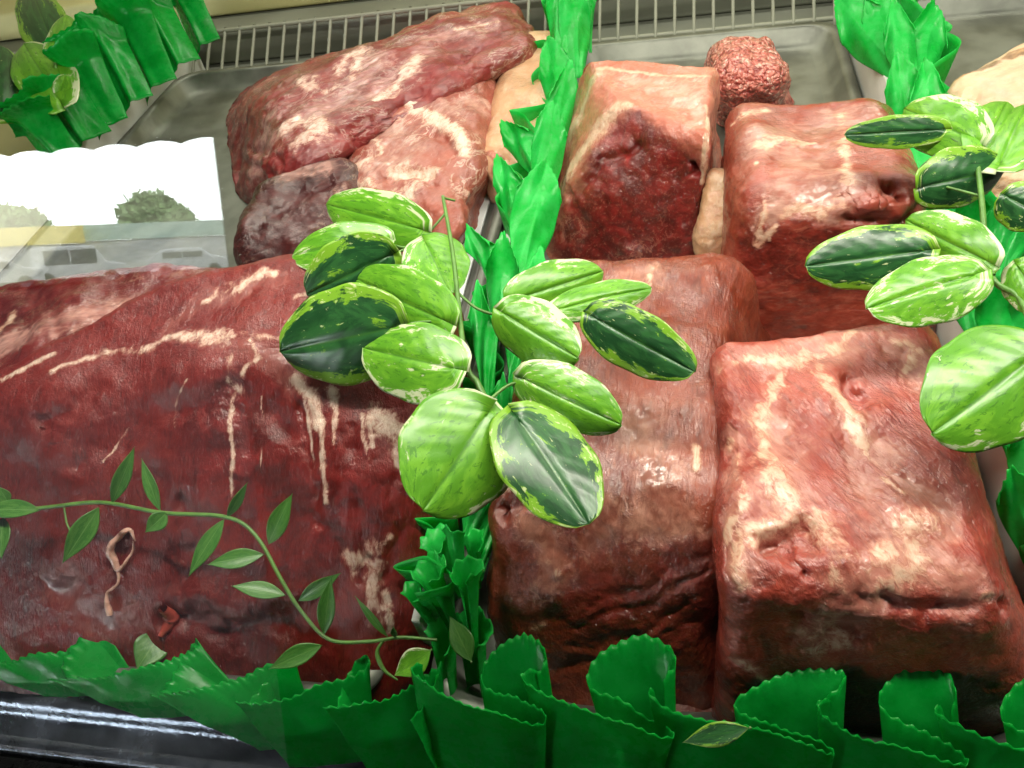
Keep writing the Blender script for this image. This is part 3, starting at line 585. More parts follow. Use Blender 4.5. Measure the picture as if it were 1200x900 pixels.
def cone(base, tip, r0, r1, arc, roll, parent, mat=GREENB, bend=0.0, teeth=True, name='fold', flare=1.7, nu=60, nv=26, wav=.18, point=None, vee=None):
    """curled plastic leaf: a folded conical sheet from base to tip, pinked and flared at the tip"""
    base = np.asarray(base, float); tip = np.asarray(tip, float); ax = tip - base; L = np.linalg.norm(ax); ax /= L
    up = np.array([0, -.35, 1.0]); u = up - ax * (up @ ax); u /= np.linalg.norm(u); w = np.cross(ax, u)
    if point is None: point = random.uniform(.05, .38)
    if vee is None: vee = random.uniform(.2, .6)
    uu = np.linspace(-1, 1, nu)[:, None]
    th = uu * math.radians(arc) / 2 + math.radians(roll); t = np.linspace(0, 1, nv)[None, :]
    r = (r0 + (r1 - r0) * t ** flare) * (1 + .35 * sstep(.8, 1.0, t)) * (1 + wav * np.sin(th * 2.3 + roll) * t + .06 * np.sin(th * 5 + 1.3 * roll) * t)
    r = r * (1 + vee * .5 * (np.exp(-(uu / .18) ** 2) - .25))
    e = point * np.abs(uu) ** 1.3 + .03 * np.sin(uu * 5 + roll)
    tt = t * (1 - e * t ** 2)
    if teeth: tt = tt - tooth(uu * math.radians(arc) / 2 * max(r1, .004), .0062, .0036) / L * t ** 24
    pos = base + ax * (tt * L)[..., None] + (r * np.cos(th))[..., None] * u + (r * np.sin(th))[..., None] * w - u * (r0 * (1 - t) + r1 * t)[..., None] * .5 * np.ones_like(th)[..., None]
    pos = pos + np.array([0, 0, 1]) * (bend * (tt ** 2))[..., None]
    v = pos.reshape(-1, 3); v = v + .0010 * np.stack([vnoise(v, 40, 7), vnoise(v, 40, 8), vnoise(v, 40, 9)], 1)
    v[:, 2] = np.maximum(v[:, 2], .002)
    return sheet(name, v, grid_quads(nu, nv), mat, parent)
def blade(base, tip, w0, w1, fold, roll, parent, mat=GREENB, lift=.010, name='blade'):
    """flat pleat folded along its middle, widest above its base, ending in a pinked point that flares up"""
    base = np.asarray(base, float); tip = np.asarray(tip, float); ax = tip - base; L = np.linalg.norm(ax); ax /= L
    toc = np.array([0, 0, HC]) - base; toc /= np.linalg.norm(toc)
    n = .55 * toc + .45 * np.array([0, 0, 1.]); n -= ax * (n @ ax); n /= np.linalg.norm(n); sd = np.cross(n, ax)
    c, s_ = math.cos(math.radians(roll)), math.sin(math.radians(roll)); sd, n = sd * c + n * s_, n * c - sd * s_
    nu, nv = 41, 26; u = np.linspace(-1, 1, nu)[:, None]; t = np.linspace(0, 1, nv)[None, :]; au = np.abs(u)
    hw = w0 + (w1 - w0) * sstep(0, .6, t)
    skew = random.uniform(-.25, .25); peak = random.uniform(.18, .42)
    e = peak * np.abs(u - skew) ** 1.2
    tt = t * (1 - e * t ** 3) - tooth(u * w1 * 1.3, .0058, .0034) / L * t ** 24
    a = math.radians(fold); x = u * hw * math.cos(a); h = -au * hw * math.sin(a) + .18 * hw * np.sin(au * 3.1) * t
    h = h + lift * sstep(.55, 1, t) * (.4 + au) + .0012 * np.sin(u * 6 + 9 * t + roll)
    pos = base + ax * (tt * L)[..., None] + x[..., None] * sd + h[..., None] * n
    v = pos.reshape(-1, 3); v[:, 2] = np.maximum(v[:, 2], .002)
    return sheet(name, v, grid_quads(nu, nv), mat, parent)
def px_m(px, p): return px * np.linalg.norm(np.asarray(p) - np.array([0, 0, HC])) / 900 * .86
def folds(parent, spec, rolled=False):
    for (b, t, w0, w1, arc, roll, *o) in spec:
        B, T = P(*b), P(*t)
        if rolled: cone(B, T, px_m(w0 / 2, B), px_m(w1 / 2, T), arc, roll, parent, point=.1, vee=.1)
        else: blade(B, T, px_m(w0 / 2, B) * .8, px_m(w1 / 2, T) * 1.38, 18 + (arc % 60) * .5, roll * .8, parent)
def ruffle(parent, pts, amp, h, mat, turns, name='ruffle', z0=.0):
    """standing wavy ribbon that follows a line"""
    A = resample([P(*c) for c in pts], turns * 26); N = len(A); t = np.gradient(A, axis=0); t /= np.linalg.norm(t, axis=1, keepdims=True)
    sd = np.column_stack([t[:, 1], -t[:, 0], 0 * t[:, 0]]); ph = np.linspace(0, turns * 2 * np.pi, N)
    V = 14; w = np.linspace(0, 1, V); s = np.concatenate([[0], np.cumsum(np.linalg.norm(np.diff(A + sd * (amp * np.sin(ph))[:, None], axis=0), axis=1))])
    am = amp * (1 + .4 * np.sin(ph * .37 + 1)); H = h * (1 + .12 * np.sin(ph * .61))
    side = (np.sin(ph) * am)[:, None] * (.25 + .75 * w[None, :] ** 1.2) + .3 * am[:, None] * np.sin(2 * ph)[:, None] * w[None, :]
    v = A[:, None, :] + sd[:, None, :] * side[..., None] + (.35 * am * np.cos(ph) * 1.0)[:, None, None] * t[:, None, :] * w[None, :, None]
    v[..., 2] = z0 + H[:, None] * w[None, :]
    return sheet(name, v.reshape(-1, 3), grid_quads(N, V), mat, parent)

cf = empty('divider_frill', tuple(P(575, 480, 0)))
ruffle(cf, [(667, -15, .02), (648, 110, .02), (612, 280, .02), (578, 450, .02), (548, 610, .02), (520, 745, .02)], .016, .085, GREENB, 17)
folds(cf, [  # base (px, py, z), tip, width at base, width at tip, arc, roll
 ((680, 90, .07), (672, -25, .13), 22, 34, 150, 20), ((655, 95, .07), (655, -15, .12), 18, 26, 140, -30), ((690, 60, .07), (683, -30, .12), 14, 22, 130, 40),
 ((668, 160, .07), (640, 45, .12), 26, 36, 150, -20), ((652, 190, .07), (662, 70, .13), 22, 30, 140, 25), ((640, 215, .08), (592, 140, .11), 26, 34, 150, -35),
 ((634, 250, .07), (650, 120, .12), 30, 36, 150, 15), ((615, 290, .08), (586, 182, .11), 30, 34, 160, -20), ((612, 330, .09), (640, 190, .12), 40, 52, 150, 20),
 ((590, 350, .09), (553, 262, .11), 30, 30, 140, -40), ((585, 400, .08), (590, 270, .13), 30, 44, 170, 0), ((600, 480, .09), (628, 290, .12), 16, 44, 150, 15),
 ((572, 470, .09), (563, 330, .115), 24, 26, 250, -10), ((595, 520, .09), (618, 360, .115), 14, 20, 260, 10), ((606, 560, .08), (630, 440, .10), 12, 20, 220, 20),
 ((560, 560, .09), (520, 425, .10), 14, 26, 160, -25), ((575, 600, .08), (588, 440, .10), 20, 22, 260, 0), ((548, 640, .08), (562, 560, .10), 20, 30, 220, 10), ((560, 680, .07), (590, 560, .09), 18, 22, 200, 25),
])
folds(cf, [((545, 770, .045), (495, 660, .10), 12, 40, 300, 150), ((556, 772, .045), (546, 662, .105), 10, 30, 320, 160), ((535, 700, .06), (505, 630, .10), 14, 38, 260, 140), ((558, 690, .06), (553, 628, .10), 10, 24, 260, 170), ((540, 690, .07), (530, 612, .11), 16, 28, 220, 0), ((515, 745, .05), (478, 690, .085), 12, 30, 240, 120), ((560, 815, .02), (545, 735, .07), 26, 46, 230, 150), ((525, 815, .02), (512, 745, .07), 24, 44, 230, 140)], True)
tag(cf, 'bright green curled plastic frill running between dark beef and round joint', 'frill')

rf = empty('divider_frill', tuple(P(1125, 330, 0)))
ruffle(rf, [(1030, -15, .02), (1075, 110, .02), (1125, 260, .02), (1170, 400, .02), (1225, 580, .02)], .018, .09, GREENB, 13)
folds(rf, [((1060, 95, .08), (978, -10, .12), 30, 44, 150, -30), ((1065, 90, .08), (1015, -22, .13), 26, 34, 150, -10), ((1070, 110, .09), (1045, 0, .13), 22, 28, 160, 0), ((1080, 110, .08), (1095, 2, .12), 26, 34, 150, 25),
 ((1075, 200, .08), (1050, 60, .13), 20, 36, 170, -10), ((1095, 200, .09), (1080, 70, .13), 18, 30, 200, 10), ((1110, 190, .08), (1092, 100, .11), 18, 40, 150, 30), ((1100, 270, .08), (1062, 150, .11), 26, 34, 160, -15),
 ((1130, 330, .08), (1095, 200, .11), 26, 36, 160, -10), ((1150, 310, .08), (1130, 225, .12), 20, 34, 200, 10), ((1165, 330, .09), (1165, 235, .12), 18, 30, 180, 15), ((1180, 320, .09), (1200, 230, .12), 18, 40, 150, 20),
 ((1150, 410, .08), (1120, 300, .11), 24, 36, 160, -15), ((1180, 430, .08), (1165, 320, .12), 22, 36, 180, 5), ((1205, 430, .08), (1205, 330, .12), 20, 36, 160, 20), ((1190, 540, .07), (1165, 420, .11), 24, 36, 170, -5), ((1215, 620, .06), (1200, 480, .11), 30, 40, 170, -5), ((1220, 680, .05), (1180, 540, .10), 26, 40, 160, -10), ((1240, 720, .05), (1215, 590, .10), 30, 44, 160, -5)])
tag(rf, 'bright green curled plastic frill between the rump pan and pale slabs', 'frill')

lf = empty('divider_frill', tuple(P(140, 100, 0)))
for k, (a, b) in enumerate([((255, 60), (215, -25)), ((225, 85), (180, 0)), ((200, 108), (160, 20)), ((172, 128), (130, 40)), ((145, 150), (105, 70)), ((115, 165), (70, 95)), ((90, 185), (35, 120))]):
    A = P(a[0], a[1], .06); B = P(b[0], b[1], .13)
    cone(A, B, .045, .062, 75 + 8 * (k % 3), -18 + 9 * (k % 2), lf, mat=GREEN, name='pleat', wav=.35)
tag(lf, 'darker green pleated frill at the far left behind the reflection', 'frill')

# ------------------------------------------------------------------ leaves
def leaf_mat(name, kind, seed):
    t = NT(name); u = t.attr('lu'); vv = t.attr('lv'); sd = t.attr('ls')
    cb = t.n('ShaderNodeCombineXYZ'); au = t.math('ABSOLUTE', u)
    t.put(cb.inputs[0], t.math('MULTIPLY', u, 1.0)); t.put(cb.inputs[1], t.math('SUBTRACT', vv, t.math('MULTIPLY', au, 0.14))); t.put(cb.inputs[2], sd)
    st = t.mapping(cb.outputs[0], (0, 0, 0), (1.7, 1.9, 1)); n1 = t.noise(st, 1.6, 5, 0.62, 0.9); n2 = t.noise(st, 6.5, 4, 0.6, 0.7)
    mixn = t.math('MULTIPLY_ADD', n1, 0.65, t.math('MULTIPLY', n2, 0.35))
    rim = t.ss(au, 0.45, 1.0)
    vein = t.math('ABSOLUTE', t.math('SUBTRACT', t.math('FRACT', t.math('MULTIPLY', t.math('SUBTRACT', vv, t.math('MULTIPLY', au, 0.34)), 6.5)), 0.5))
    if kind == 'dark':
        c = t.mix(t.ss(n1, 0.40, 0.60), (0.014, 0.075, 0.022), (0.035, 0.15, 0.04))
        c = t.mix(t.ss(t.math('MULTIPLY_ADD', rim, 0.20, mixn), 0.60, 0.65), c, (0.22, 0.46, 0.03))
        c = t.mix(t.ss(t.math('MULTIPLY_ADD', rim, 0.10, n2), 0.665, 0.72), c, (0.60, 0.68, 0.34))
    elif kind == 'light':
        c = t.mix(t.ss(n1, 0.42, 0.60), (0.12, 0.37, 0.022), (0.20, 0.50, 0.035))
        c = t.mix(t.ss(n2, 0.57, 0.62), c, (0.08, 0.27, 0.02))
        side = t.math('MULTIPLY', t.math('SINE', t.math('MULTIPLY_ADD', u, 1.6, sd)), 0.045)
        c = t.mix(t.ss(t.math('ADD', side, t.math('MULTIPLY_ADD', rim, 0.11, mixn)), 0.61, 0.655), c, (0.70, 0.76, 0.50))
    else:
        c = t.mix(t.ss(mixn, 0.4, 0.6), (0.05, 0.19, 0.03), (0.10, 0.27, 0.05))
        c = t.mix(t.ss(au, 0.07, 0.0), c, (0.16, 0.34, 0.09))
    if kind != 'slim': c = t.mix(t.math('MULTIPLY', t.ss(au, 0.05, 0.0), 0.6), c, (0.06, 0.20, 0.03))
    h = t.math('ADD', t.math('MULTIPLY', t.ss(vein, 0.0, 0.45), 0.05 if kind != 'slim' else 0.1), t.math('MULTIPLY', n2, 0.3))
    nr = t.bump(h, 0.35, 0.0012)
    t.set(Base_Color=c, Roughness=0.30, Normal=nr, Specular_IOR_Level=0.5, Coat_Weight=0.25, Coat_Roughness=0.2)
    tr = t.n('ShaderNodeBsdfTranslucent'); t.put(tr.inputs[0], c); mx = t.n('ShaderNodeMixShader'); mx.inputs[0].default_value = 0.28
    t.t.links.new(t.b.outputs[0], mx.inputs[1]); t.t.links.new(tr.outputs[0], mx.inputs[2]); t.t.links.new(mx.outputs[0], t.out.inputs[0])
    return t.mat
LM = {k: leaf_mat('leaf_' + k, k, 0) for k in ('dark', 'light', 'slim')}
STEM = simple('stem_green', (0.085, 0.20, 0.035), 0.4, 0, 0.25, 120)
leaf_n = [0]
def leaf(b, t, wpx, kind, parent, cup=.18, bend=.15, roll=0.0, slim=False, name='leaf', zb=.20, zt=.19):
    leaf_n[0] += 1; sd = leaf_n[0] * 3.77
    B = P(*b) if len(b) == 3 else P(b[0], b[1], zb); T = P(*t) if len(t) == 3 else P(t[0], t[1], zt)
    ax = T - B; L = np.linalg.norm(ax); ax /= L
    toc = np.array([0, 0, HC]) - (B + T) / 2; toc /= np.linalg.norm(toc)
    nrm = 0.85 * toc + 0.15 * np.array([0, -.1, 1]); nrm -= ax * (nrm @ ax); nrm /= np.linalg.norm(nrm); sidev = np.cross(nrm, ax)
    c, s_ = math.cos(roll), math.sin(roll); sidev, nrm = sidev * c + nrm * s_, nrm * c - sidev * s_
    NU, NV = (13, 22) if slim else (33, 44)
    u = np.linspace(-1, 1, NU)[:, None]; v = np.linspace(0, 1, NV)[None, :]
    hw = px_m(wpx / 2, (B + T) / 2) * (1.16 if slim else 1.40)
    if slim: f = np.sin(np.pi * v ** .85) ** 1.15
    else: f = np.clip(np.sin(np.pi * np.clip(v, 0, 1) ** .84), 0, 1) ** .46 * (1 - .08 * v)
    asym = 1 + .05 * np.sin(sd) * np.sign(u)
    edge = 1 + (0.0 if slim else .025) * np.sin(v * 17 + sd + u) * (np.abs(u) > .8)
    x = u * hw * f * asym * edge
    y = v * L + (0 if slim else -.14 * L * (np.abs(u) ** 2) * (1 - v) ** 3 * 1.0 + .0 * v)
    ang = np.abs(u)
    z = hw * ((-cup if not slim else cup) * (ang ** 1.9) * f * (1 if not slim else .8)) + L * bend * (0.25 - (v - .5) ** 2) + .0
    if not slim:
        z = z + .00012 * np.sin((v - ang * .34) * 6.5 * 2 * np.pi) * (1 - ang) * ang * 3 + hw * .05 * np.sin(v * 7 + sd) * u * ang - .0012 * np.exp(-(u / .08) ** 2)
    p = B + x[..., None] * sidev + (y + 0 * u)[..., None] * ax + z[..., None] * nrm
    n = NU * NV
    me = mesh_np(name, p.reshape(-1, 3) - np.array(parent.location), grid_quads(NU, NV), attrs={'lu': (u + 0 * v).ravel(), 'lv': (v + 0 * u).ravel(), 'ls': np.full(n, sd)})
    o = link(name, me, LM[kind], parent)
    md = o.modifiers.new('thickness', 'SOLIDIFY'); md.thickness = .0006; md.offset = -1
    return o
def stem(pts, r, parent, z=.19, name='stem'):
    A = [P(*c) if len(c) == 3 else P(c[0], c[1], z) for c in pts]
    v, q = tube(A, r, 8, len(pts) * 7); return link(name, mesh_np(name, v - np.array(parent.location), q), STEM, parent)

pc = empty('plastic_vine', tuple(P(572, 510, .12)))
stem([(519, 230, .21), (531, 300, .20), (545, 420, .19), (560, 450, .185), (575, 485, .175), (573, 520, .13)], [.0012, .0016, .0019, .0019, .0018], pc)
for s in ([(533, 235, .205), (520, 232, .21)], [(522, 250), (500, 275), (480, 290), (447, 284)], [(500, 275), (490, 268)], [(500, 290), (498, 276)], [(533, 340, .195), (560, 362), (590, 368), (607, 350)], [(590, 368), (640, 375), (658, 362)], [(640, 378), (680, 376), (700, 374)],
          [(518, 374), (527, 400), (538, 425), (545, 432)], [(545, 420), (530, 432)], [(572, 470), (595, 452), (618, 446)], [(575, 485), (590, 486), (607, 492)], [(574, 486), (568, 490)], [(455, 300), (480, 290)], [(458, 384), (490, 378), (518, 376)]):
    stem(s, .0009, pc, .192, 'leaf_stalk')
for a in [((490, 268), (383, 240), 52, 'light', .16, .2), ((448, 284), (343, 300), 50, 'light', .1, .2), ((455, 300), (360, 345), 68, 'dark', .1, .15), ((498, 284), (528, 345), 66, 'light', .1, .1),
          ((519, 375), (416, 326), 66, 'light', .15, .15), ((462, 384), (329, 412), 98, 'dark', .12, .12), ((532, 432), (426, 408), 80, 'light', .12, .15),
          ((606, 350), (706, 318), 54, 'light', .25, .2), ((657, 362), (763, 338), 36, 'light', .25, .2), ((590, 367), (678, 420), 64, 'light', .3, .15), ((698, 373), (814, 436), 62, 'dark', .15, .12),
          ((616, 445), (728, 498), 62, 'light', .2, .15), ((572, 484), (496, 598), 122, 'light', .12, .08), ((606, 490), (690, 614), 98, 'dark', .12, .10)]:
    b, t, w, k, cu, be = a
    leaf(b, t, w, k, pc, cu + random.uniform(-.05, .12), be + random.uniform(-.06, .10), random.uniform(-.3, .3), zb=.195, zt=.185 if k != 'dark' else .18)
tag(pc, 'plastic vine with large variegated leaves draped over the central green frill', 'plastic vine')

pr = empty('plastic_vine', tuple(P(1150, 330, .12)))
stem([(1140, 150, .19), (1150, 230, .19), (1160, 320, .185), (1195, 350, .18), (1215, 400, .18)], [.0016, .0018, .0018], pr)
for s in ([(1082, 295), (1110, 310), (1142, 320), (1163, 325)], [(1142, 322), (1165, 328)], [(1155, 304), (1165, 322)], [(1095, 148), (1120, 165), (1140, 168)], [(1212, 418), (1212, 392)], [(1090, 214), (1120, 222), (1150, 230)]):
    stem(s, .0009, pr, .187, 'leaf_stalk')
for a in [((1100, 152), (990, 158), 28, 'dark', .2, .15), ((1143, 166), (1060, 128), 50, 'light', .2, .25), ((1085, 218), (1178, 196), 50, 'dark', .2, .2), ((1172, 192), (1205, 122), 50, 'light', .2, .2), ((1150, 178), (1180, 120), 40, 'light', .2, .2),
          ((1082, 294), (944, 312), 58, 'dark', .15, .12), ((1157, 306), (1062, 258), 46, 'light', .25, .2), ((1143, 322), (1016, 362), 62, 'light', .15, .12), ((1212, 418), (1092, 508), 100, 'light', .12, .1), ((1192, 312), (1225, 365), 40, 'light', .2, .1), ((1180, 230), (1235, 260), 40, 'dark', .2, .1)]:
    b, t, w, k, cu, be = a
    leaf(b, t, w, k, pr, cu + random.uniform(-.05, .12), be + random.uniform(-.06, .10), random.uniform(-.3, .3), zb=.19, zt=.182)
tag(pr, 'plastic vine with variegated leaves hanging on the frill beside pale slabs', 'plastic vine')

pl = empty('plastic_vine', tuple(P(60, 130, .05)))
stem([(72, 140, .06), (68, 105, .12), (64, 60, .16)], [.0022, .0018, .0014], pl)
for a in [((70, 118), (28, 52), 46, 'light', .15, .15), ((66, 62), (36, -14), 36, 'dark', .15, .15), ((70, 100), (78, 18), 28, 'light', .25, .15), ((0, 132), (0, 54), 40, 'dark', .2, .1), ((70, 112), (78, 88), 14, 'light', .2, .1)]:
    b, t, w, k, cu, be = a
    leaf(b, t, w, k, pl, cu, be, zb=.13, zt=.15)
tag(pl, 'short upright sprig of variegated plastic leaves at the far left frill', 'plastic vine')

pv = empty('thin_vine', tuple(P(385, 750, .07)))
zs = lambda x, y: .118 - (y - 590) * .00030
def Z3(l): return [(x, y, zs(x, y)) for x, y in l]
stem(Z3([(-30, 604), (0, 601), (60, 594), (120, 589), (190, 601), (265, 606), (300, 628), (330, 680), (352, 715), (385, 749), (430, 752), (470, 747), (512, 750)]), [.0013, .0014, .0014, .0013, .0012, .0010], pv)
stem(Z3([(450, 749), (442, 765), (450, 785), (466, 797)]), [.0008, .0016, .0006], pv, name='tendril'); stem(Z3([(75, 594), (78, 612), (82, 622)]), .0007, pv, name='leaf_stalk')
for b, t, w in [((48, 598), (-25, 599), 20), ((131, 590), (158, 523), 17), ((116, 594), (73, 660), 24), ((188, 599), (166, 537), 14), ((196, 600), (170, 624), 20), ((266, 606), (290, 565), 12), ((263, 608), (221, 676), 20), ((315, 638), (343, 578), 24),
                ((310, 650), (243, 662), 22), ((335, 698), (271, 687), 20), ((350, 704), (400, 671), 18), ((380, 744), (388, 676), 20), ((378, 756), (315, 784), 22), ((455, 747), (416, 698), 9), ((463, 746), (461, 734), 8), ((4, 606), (2, 655), 18), ((10, 590), (-2, 570), 12)]:
    leaf((*b, zs(*b)), (*t, zs(*t) + .006), w, 'slim', pv, .25, .12, random.uniform(-.4, .4), True)
tag(pv, 'thin trailing vine with slender green leaves in front of the dark beef', 'plastic vine')

def loose(b, t, w, label, name='loose_leaf', kind='slim'):
    e = empty(name, tuple(P(*b))); leaf(b, t, w, kind, e, .2, .15, 0, True, name='blade'); stem([b, (b[0] * 1.03 - t[0] * .03, b[1] * 1.03 - t[1] * .03, b[2])], .0008, e); return tag(e, label, 'leaf')
loose((552, 775, .06), (527, 722, .075), 26, 'small green leaf tip poking up where both green frills meet')
loose((505, 762, .07), (462, 792, .065), 30, 'light green leaf tucked behind the front frill by the rolled cones', kind='light')
loose((190, 740, .03), (160, 785, .03), 34, 'dark green leaf scrap under the beef behind the front frill')
def at_glass(px, py, gap=.005):
    zs_ = np.linspace(0, .2, 401); ys_ = np.array([P(px, py, z)[1] - (.1165 + .3211 * z + gap) for z in zs_]); return (px, py, float(zs_[np.argmin(np.abs(ys_))]))
loose(at_glass(878, 853), at_glass(800, 870), 24, 'dark teal leaf scrap stuck to the front frill pleat', kind='dark')

# ------------------------------------------------------------------ glass front
tg = NT('case_glass'); tg.t.nodes.remove(tg.b)
fz = tg.n('ShaderNodeFresnel'); ge = tg.n('ShaderNodeNewGeometry'); tg.put(fz.inputs[0], tg.math('MULTIPLY_ADD', ge.outputs['Backfacing'], 1 / 1.52 - 1.52, 1.52))   # same reflectance from either side of the thin pane
gl = tg.n('ShaderNodeBsdfGlossy'); gl.inputs['Roughness'].default_value = 0.012
tp = tg.n('ShaderNodeBsdfTransparent'); tp.inputs[0].default_value = (0.975, 0.985, 0.978, 1)
mx = tg.n('ShaderNodeMixShader'); tg.t.links.new(fz.outputs[0], mx.inputs[0]); tg.t.links.new(tp.outputs[0], mx.inputs[1]); tg.t.links.new(gl.outputs[0], mx.inputs[2]); tg.t.links.new(mx.outputs[0], tg.out.inputs[0])
def gy(z): return .1125 + .3211 * z
v = []
for x in (-1.3, 1.0):
    for (z, o) in ((-.012, 0), (.70, 0), (.70, .004), (-.012, .004)): v.append((x, gy(z) + o, z))
gq = np.array([[0, 1, 5, 4], [1, 2, 6, 5], [2, 3, 7, 6], [3, 0, 4, 7], [0, 3, 2, 1], [4, 5, 6, 7]])
go = link('glass_pane', mesh_np('glass_pane', np.array(v), gq[:, ::-1], smooth=False), tg.mat); tag(go, 'slanted clear glass front of the case reflecting the street', 'glass')

# ------------------------------------------------------------------ what the glass reflects: shop front and street
struct(box('shop_wall', (-1.27, 3.5, -1.6, -1.5, -1.7, 2.0), DARKP)); struct(box('side_wall', (3.5, 3.6, -1.6, 2.6, -1.7, 2.0), DARKP)); struct(box('far_side_wall', (-3.8, -3.7, -2.6, 2.6, -1.7, 2.2), DARKP)); struct(box('rear_wall', (-6.1, 3.6, 2.6, 2.7, -1.7, 2.2), DARKP))  # far side wall is unseen, set close in to cut the sky light
struct(box('shop_ceiling', (-6.1, 3.6, -.2, 2.7, 1.55, 1.60), DARKP))
ny = 12; nx = 500; X = np.linspace(-6.2, 3.7, nx); Yv = np.linspace(-2.55, 0.2, ny)
gx, gyy = np.meshgrid(X, Yv, indexing='ij'); zz = .735 + (gyy + 2.55) / 2.75 * .80 + .020 * np.abs(np.cos(gx * math.pi / .22)) ** .7
aw = link('corrugated_awning', mesh_np('corrugated_awning', np.dstack([gx, gyy, zz]).reshape(-1, 3), grid_quads(nx, ny)), DARKP); tag(aw, 'corrugated awning over the shop front seen only as a reflection', 'awning')
md = aw.modifiers.new('thickness', 'SOLIDIFY'); md.thickness = .004
struct(box('street', (-160, 90, -160, 2.6, -1.75, -1.70), simple('darkened_asphalt', (0.008, 0.008, 0.0085), .9, 0, .2, 1.5, Specular_IOR_Level=0.0)))  # street colour darkened for awning shade and to thin its reflected haze

# street things, seen in the glass: direction (azimuth from straight behind, to the camera's left) and distance
def behind(az, dist, z): return np.array([-.2 - math.sin(math.radians(az)) * dist, .2 - math.cos(math.radians(az)) * dist, z])
def obox(b, off, rz):
    v, q = box_v(*b); c, s_ = math.cos(rz), math.sin(rz); return v, q
def car(az, dist, rz, col, label, van=False):
    e = empty('parked_car', tuple(behind(az, dist, -1.70))); e.rotation_euler[2] = rz
    L, Wd, H = (4.4, 1.75, 1.85) if van else (4.1, 1.7, 1.45)
    prof = [(-L / 2, .35), (-L / 2, .95), (-L / 2 + .15, 1.0), (-L / 2 + (.25 if van else .7), H - .05), (-L / 2 + (.45 if van else 1.1), H), (L / 2 - 1.5, H), (L / 2 - .95, 1.0), (L / 2 - .1, .85), (L / 2, .6), (L / 2, .35)]
    n = len(prof); ws = [(-Wd / 2, .0), (-Wd / 2 + .08, .04), (Wd / 2 - .08, .04), (Wd / 2, .0)]
    v = [(x, y, z + dz * (z > .6)) for (y, dz) in ws for (x, z) in prof]; q = grid_quads(4, n, False)
    q = np.vstack([q, [[k * n + n - 1, k * n, (k + 1) * n, (k + 1) * n + n - 1] for k in range(3)]])
    f0 = [[0, i, i + 1, i + 1] for i in range(1, n - 1)]
    tri = np.array([[0, i + 1, i] for i in range(1, n - 1)] + [[3 * n, 3 * n + i, 3 * n + i + 1] for i in range(1, n - 1)])
    me = bpy.data.meshes.new('body'); me.from_pydata(v, [], [list(map(int, a)) for a in q] + [list(map(int, a)) for a in tri]); me.update()
    link('body', me, simple('car_paint_%d' % az, col, .25, 0, .03, 2, Coat_Weight=.6), e)
    for sy in (-1, 1):
        for (x0, x1) in ((-L / 2 + .75, -.35), (-.28, L / 2 - 1.35)):
            w_, wq = box_v(x0, x1, sy * (Wd / 2 + .004) - .004, sy * (Wd / 2 + .004) + .004, 1.0, H - .14); link('window', mesh_np('window', w_, wq, False), CARGLASS, e)
        for x in (-L / 2 + .8, L / 2 - .8):
            a = np.linspace(0, 2 * np.pi, 24, endpoint=False)
            ring = lambda r, y: np.column_stack([x + r * np.cos(a), np.full(24, y), .32 + r * np.sin(a)])
            wv = np.concatenate([ring(.02, sy * (Wd / 2 + .02)), ring(.19, sy * (Wd / 2 + .02)), ring(.2, sy * (Wd / 2 + .03)), ring(.32, sy * (Wd / 2 + .02)), ring(.32, sy * (Wd / 2 - .18))])
            wq = np.concatenate([np.stack([k * 24 + np.arange(24), k * 24 + (np.arange(24) + 1) % 24, (k + 1) * 24 + (np.arange(24) + 1) % 24, (k + 1) * 24 + np.arange(24)], -1) for k in range(4)])
            link('wheel', mesh_np('wheel', wv, wq), BLACK, e)
    return tag(e, label, 'car')
CARGLASS = simple('car_glass', (0.03, 0.035, 0.04), .1, 0, .1, 2)
car(41.5, 45, math.radians(-38), (.75, .76, .75), 'white van parked across the street, seen in the glass', True)
car(34.8, 46, math.radians(-30), (.62, .64, .66), 'pale silver car parked across the street, seen in the glass')
car(46.2, 44, math.radians(-42), (.70, .70, .68), 'white car parked at the kerb beside the van, seen in the glass')
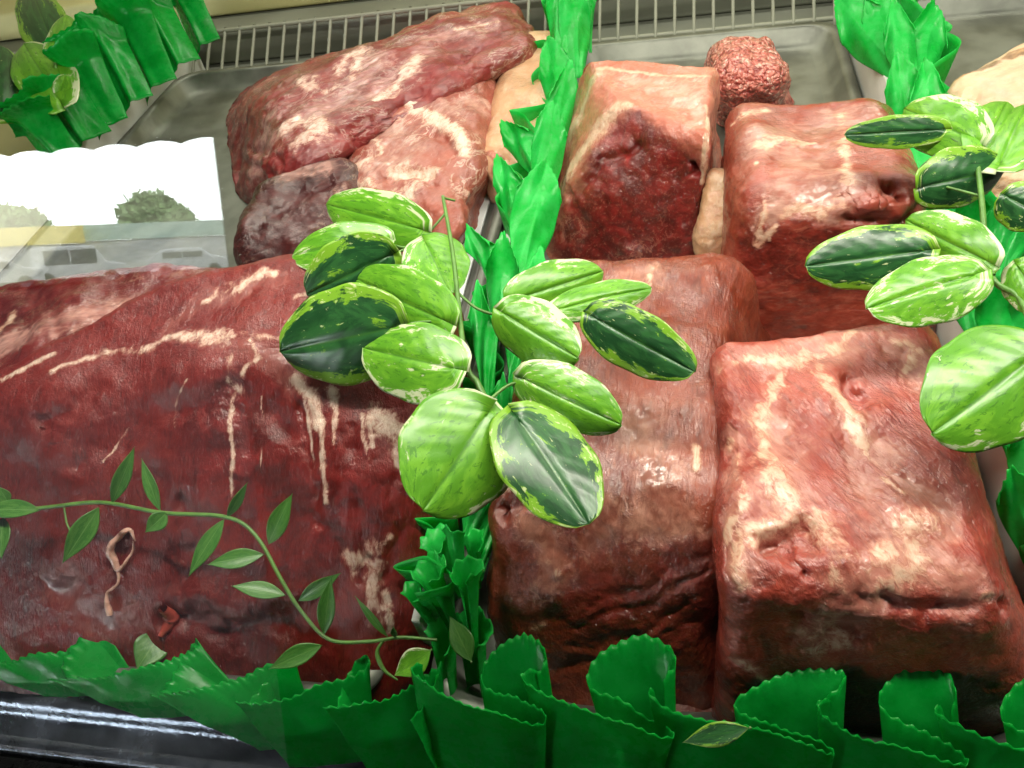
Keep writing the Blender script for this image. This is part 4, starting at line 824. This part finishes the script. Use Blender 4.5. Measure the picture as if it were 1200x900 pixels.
def tree(az, dist, h, rad, label):
    e = empty('street_tree', tuple(behind(az, dist, -1.7))); tv, tq = tube([(0, 0, 0), (.05, 0, h * .4), (0, .1, h * .7)], [.16, .11, .05], 10); link('trunk', mesh_np('trunk', tv, tq), simple('bark_%d' % az, (.12, .08, .05), .8), e)
    n = 4200; d = rng.normal(size=(n, 3)); d /= np.linalg.norm(d, axis=1, keepdims=True); r = rng.uniform(.5, 1, n)[:, None] ** .5 * (1 + .25 * vnoise(d, 2.5, az)[:, None])
    c = d * r * np.array([rad, rad, rad * .7]) + np.array([0, 0, h * .7]); a = rng.normal(size=(n, 3)) * .2; b_ = rng.normal(size=(n, 3)) * .2
    lv = np.stack([c, c + a, c + a + b_, c + b_], 1).reshape(-1, 3); link('crown', mesh_np('crown', lv, np.arange(n * 4).reshape(-1, 4), False), simple('street_foliage_%d' % az, (.16, .25, .10), .6, 0, .4, 1.5), e)
    return tag(e, label, 'tree')
tree(36.6, 66, 5.0, 2.5, 'bushy green tree across the street, seen in the glass between buildings'); tree(45.0, 66, 4.6, 2.2, 'small tree above the yellow kiosk, seen in the glass')
kb = empty('street_stall', tuple(behind(44.5, 54, -1.7))); kb.rotation_euler[2] = math.radians(-42)
link('wall', mesh_np('wall', *box_v(-3.2, 3.0, -1.2, 1.2, 0, 2.0), False), simple('stall_wall', (.5, .5, .48), .7, 0, .3, 1), kb)
link('canopy', mesh_np('canopy', *box_v(-3.6, 3.3, -1.7, 1.4, 2.01, 3.05), False), simple('yellow_canopy', (.85, .70, .16), .6, 0, .1, 1), kb); tag(kb, 'street stall with yellow canopy, seen in the glass behind the van', 'stall')
sb = empty('low_shop', tuple(behind(36.0, 57, -1.7))); sb.rotation_euler[2] = math.radians(-35)
link('wall', mesh_np('wall', *box_v(-5.2, 6.5, -1.5, 1.5, 0, 2.1), False), simple('shop_wall_paint', (.75, .76, .76), .7, 0, .2, 1), sb); link('fascia', mesh_np('fascia', *box_v(-5.4, 6.7, -1.6, 1.6, 2.11, 3.1), False), simple('mint_fascia', (.60, .78, .68), .6, 0, .12, .8), sb)
tag(sb, 'low shop with mint green fascia, seen in the glass behind the silver car', 'building')
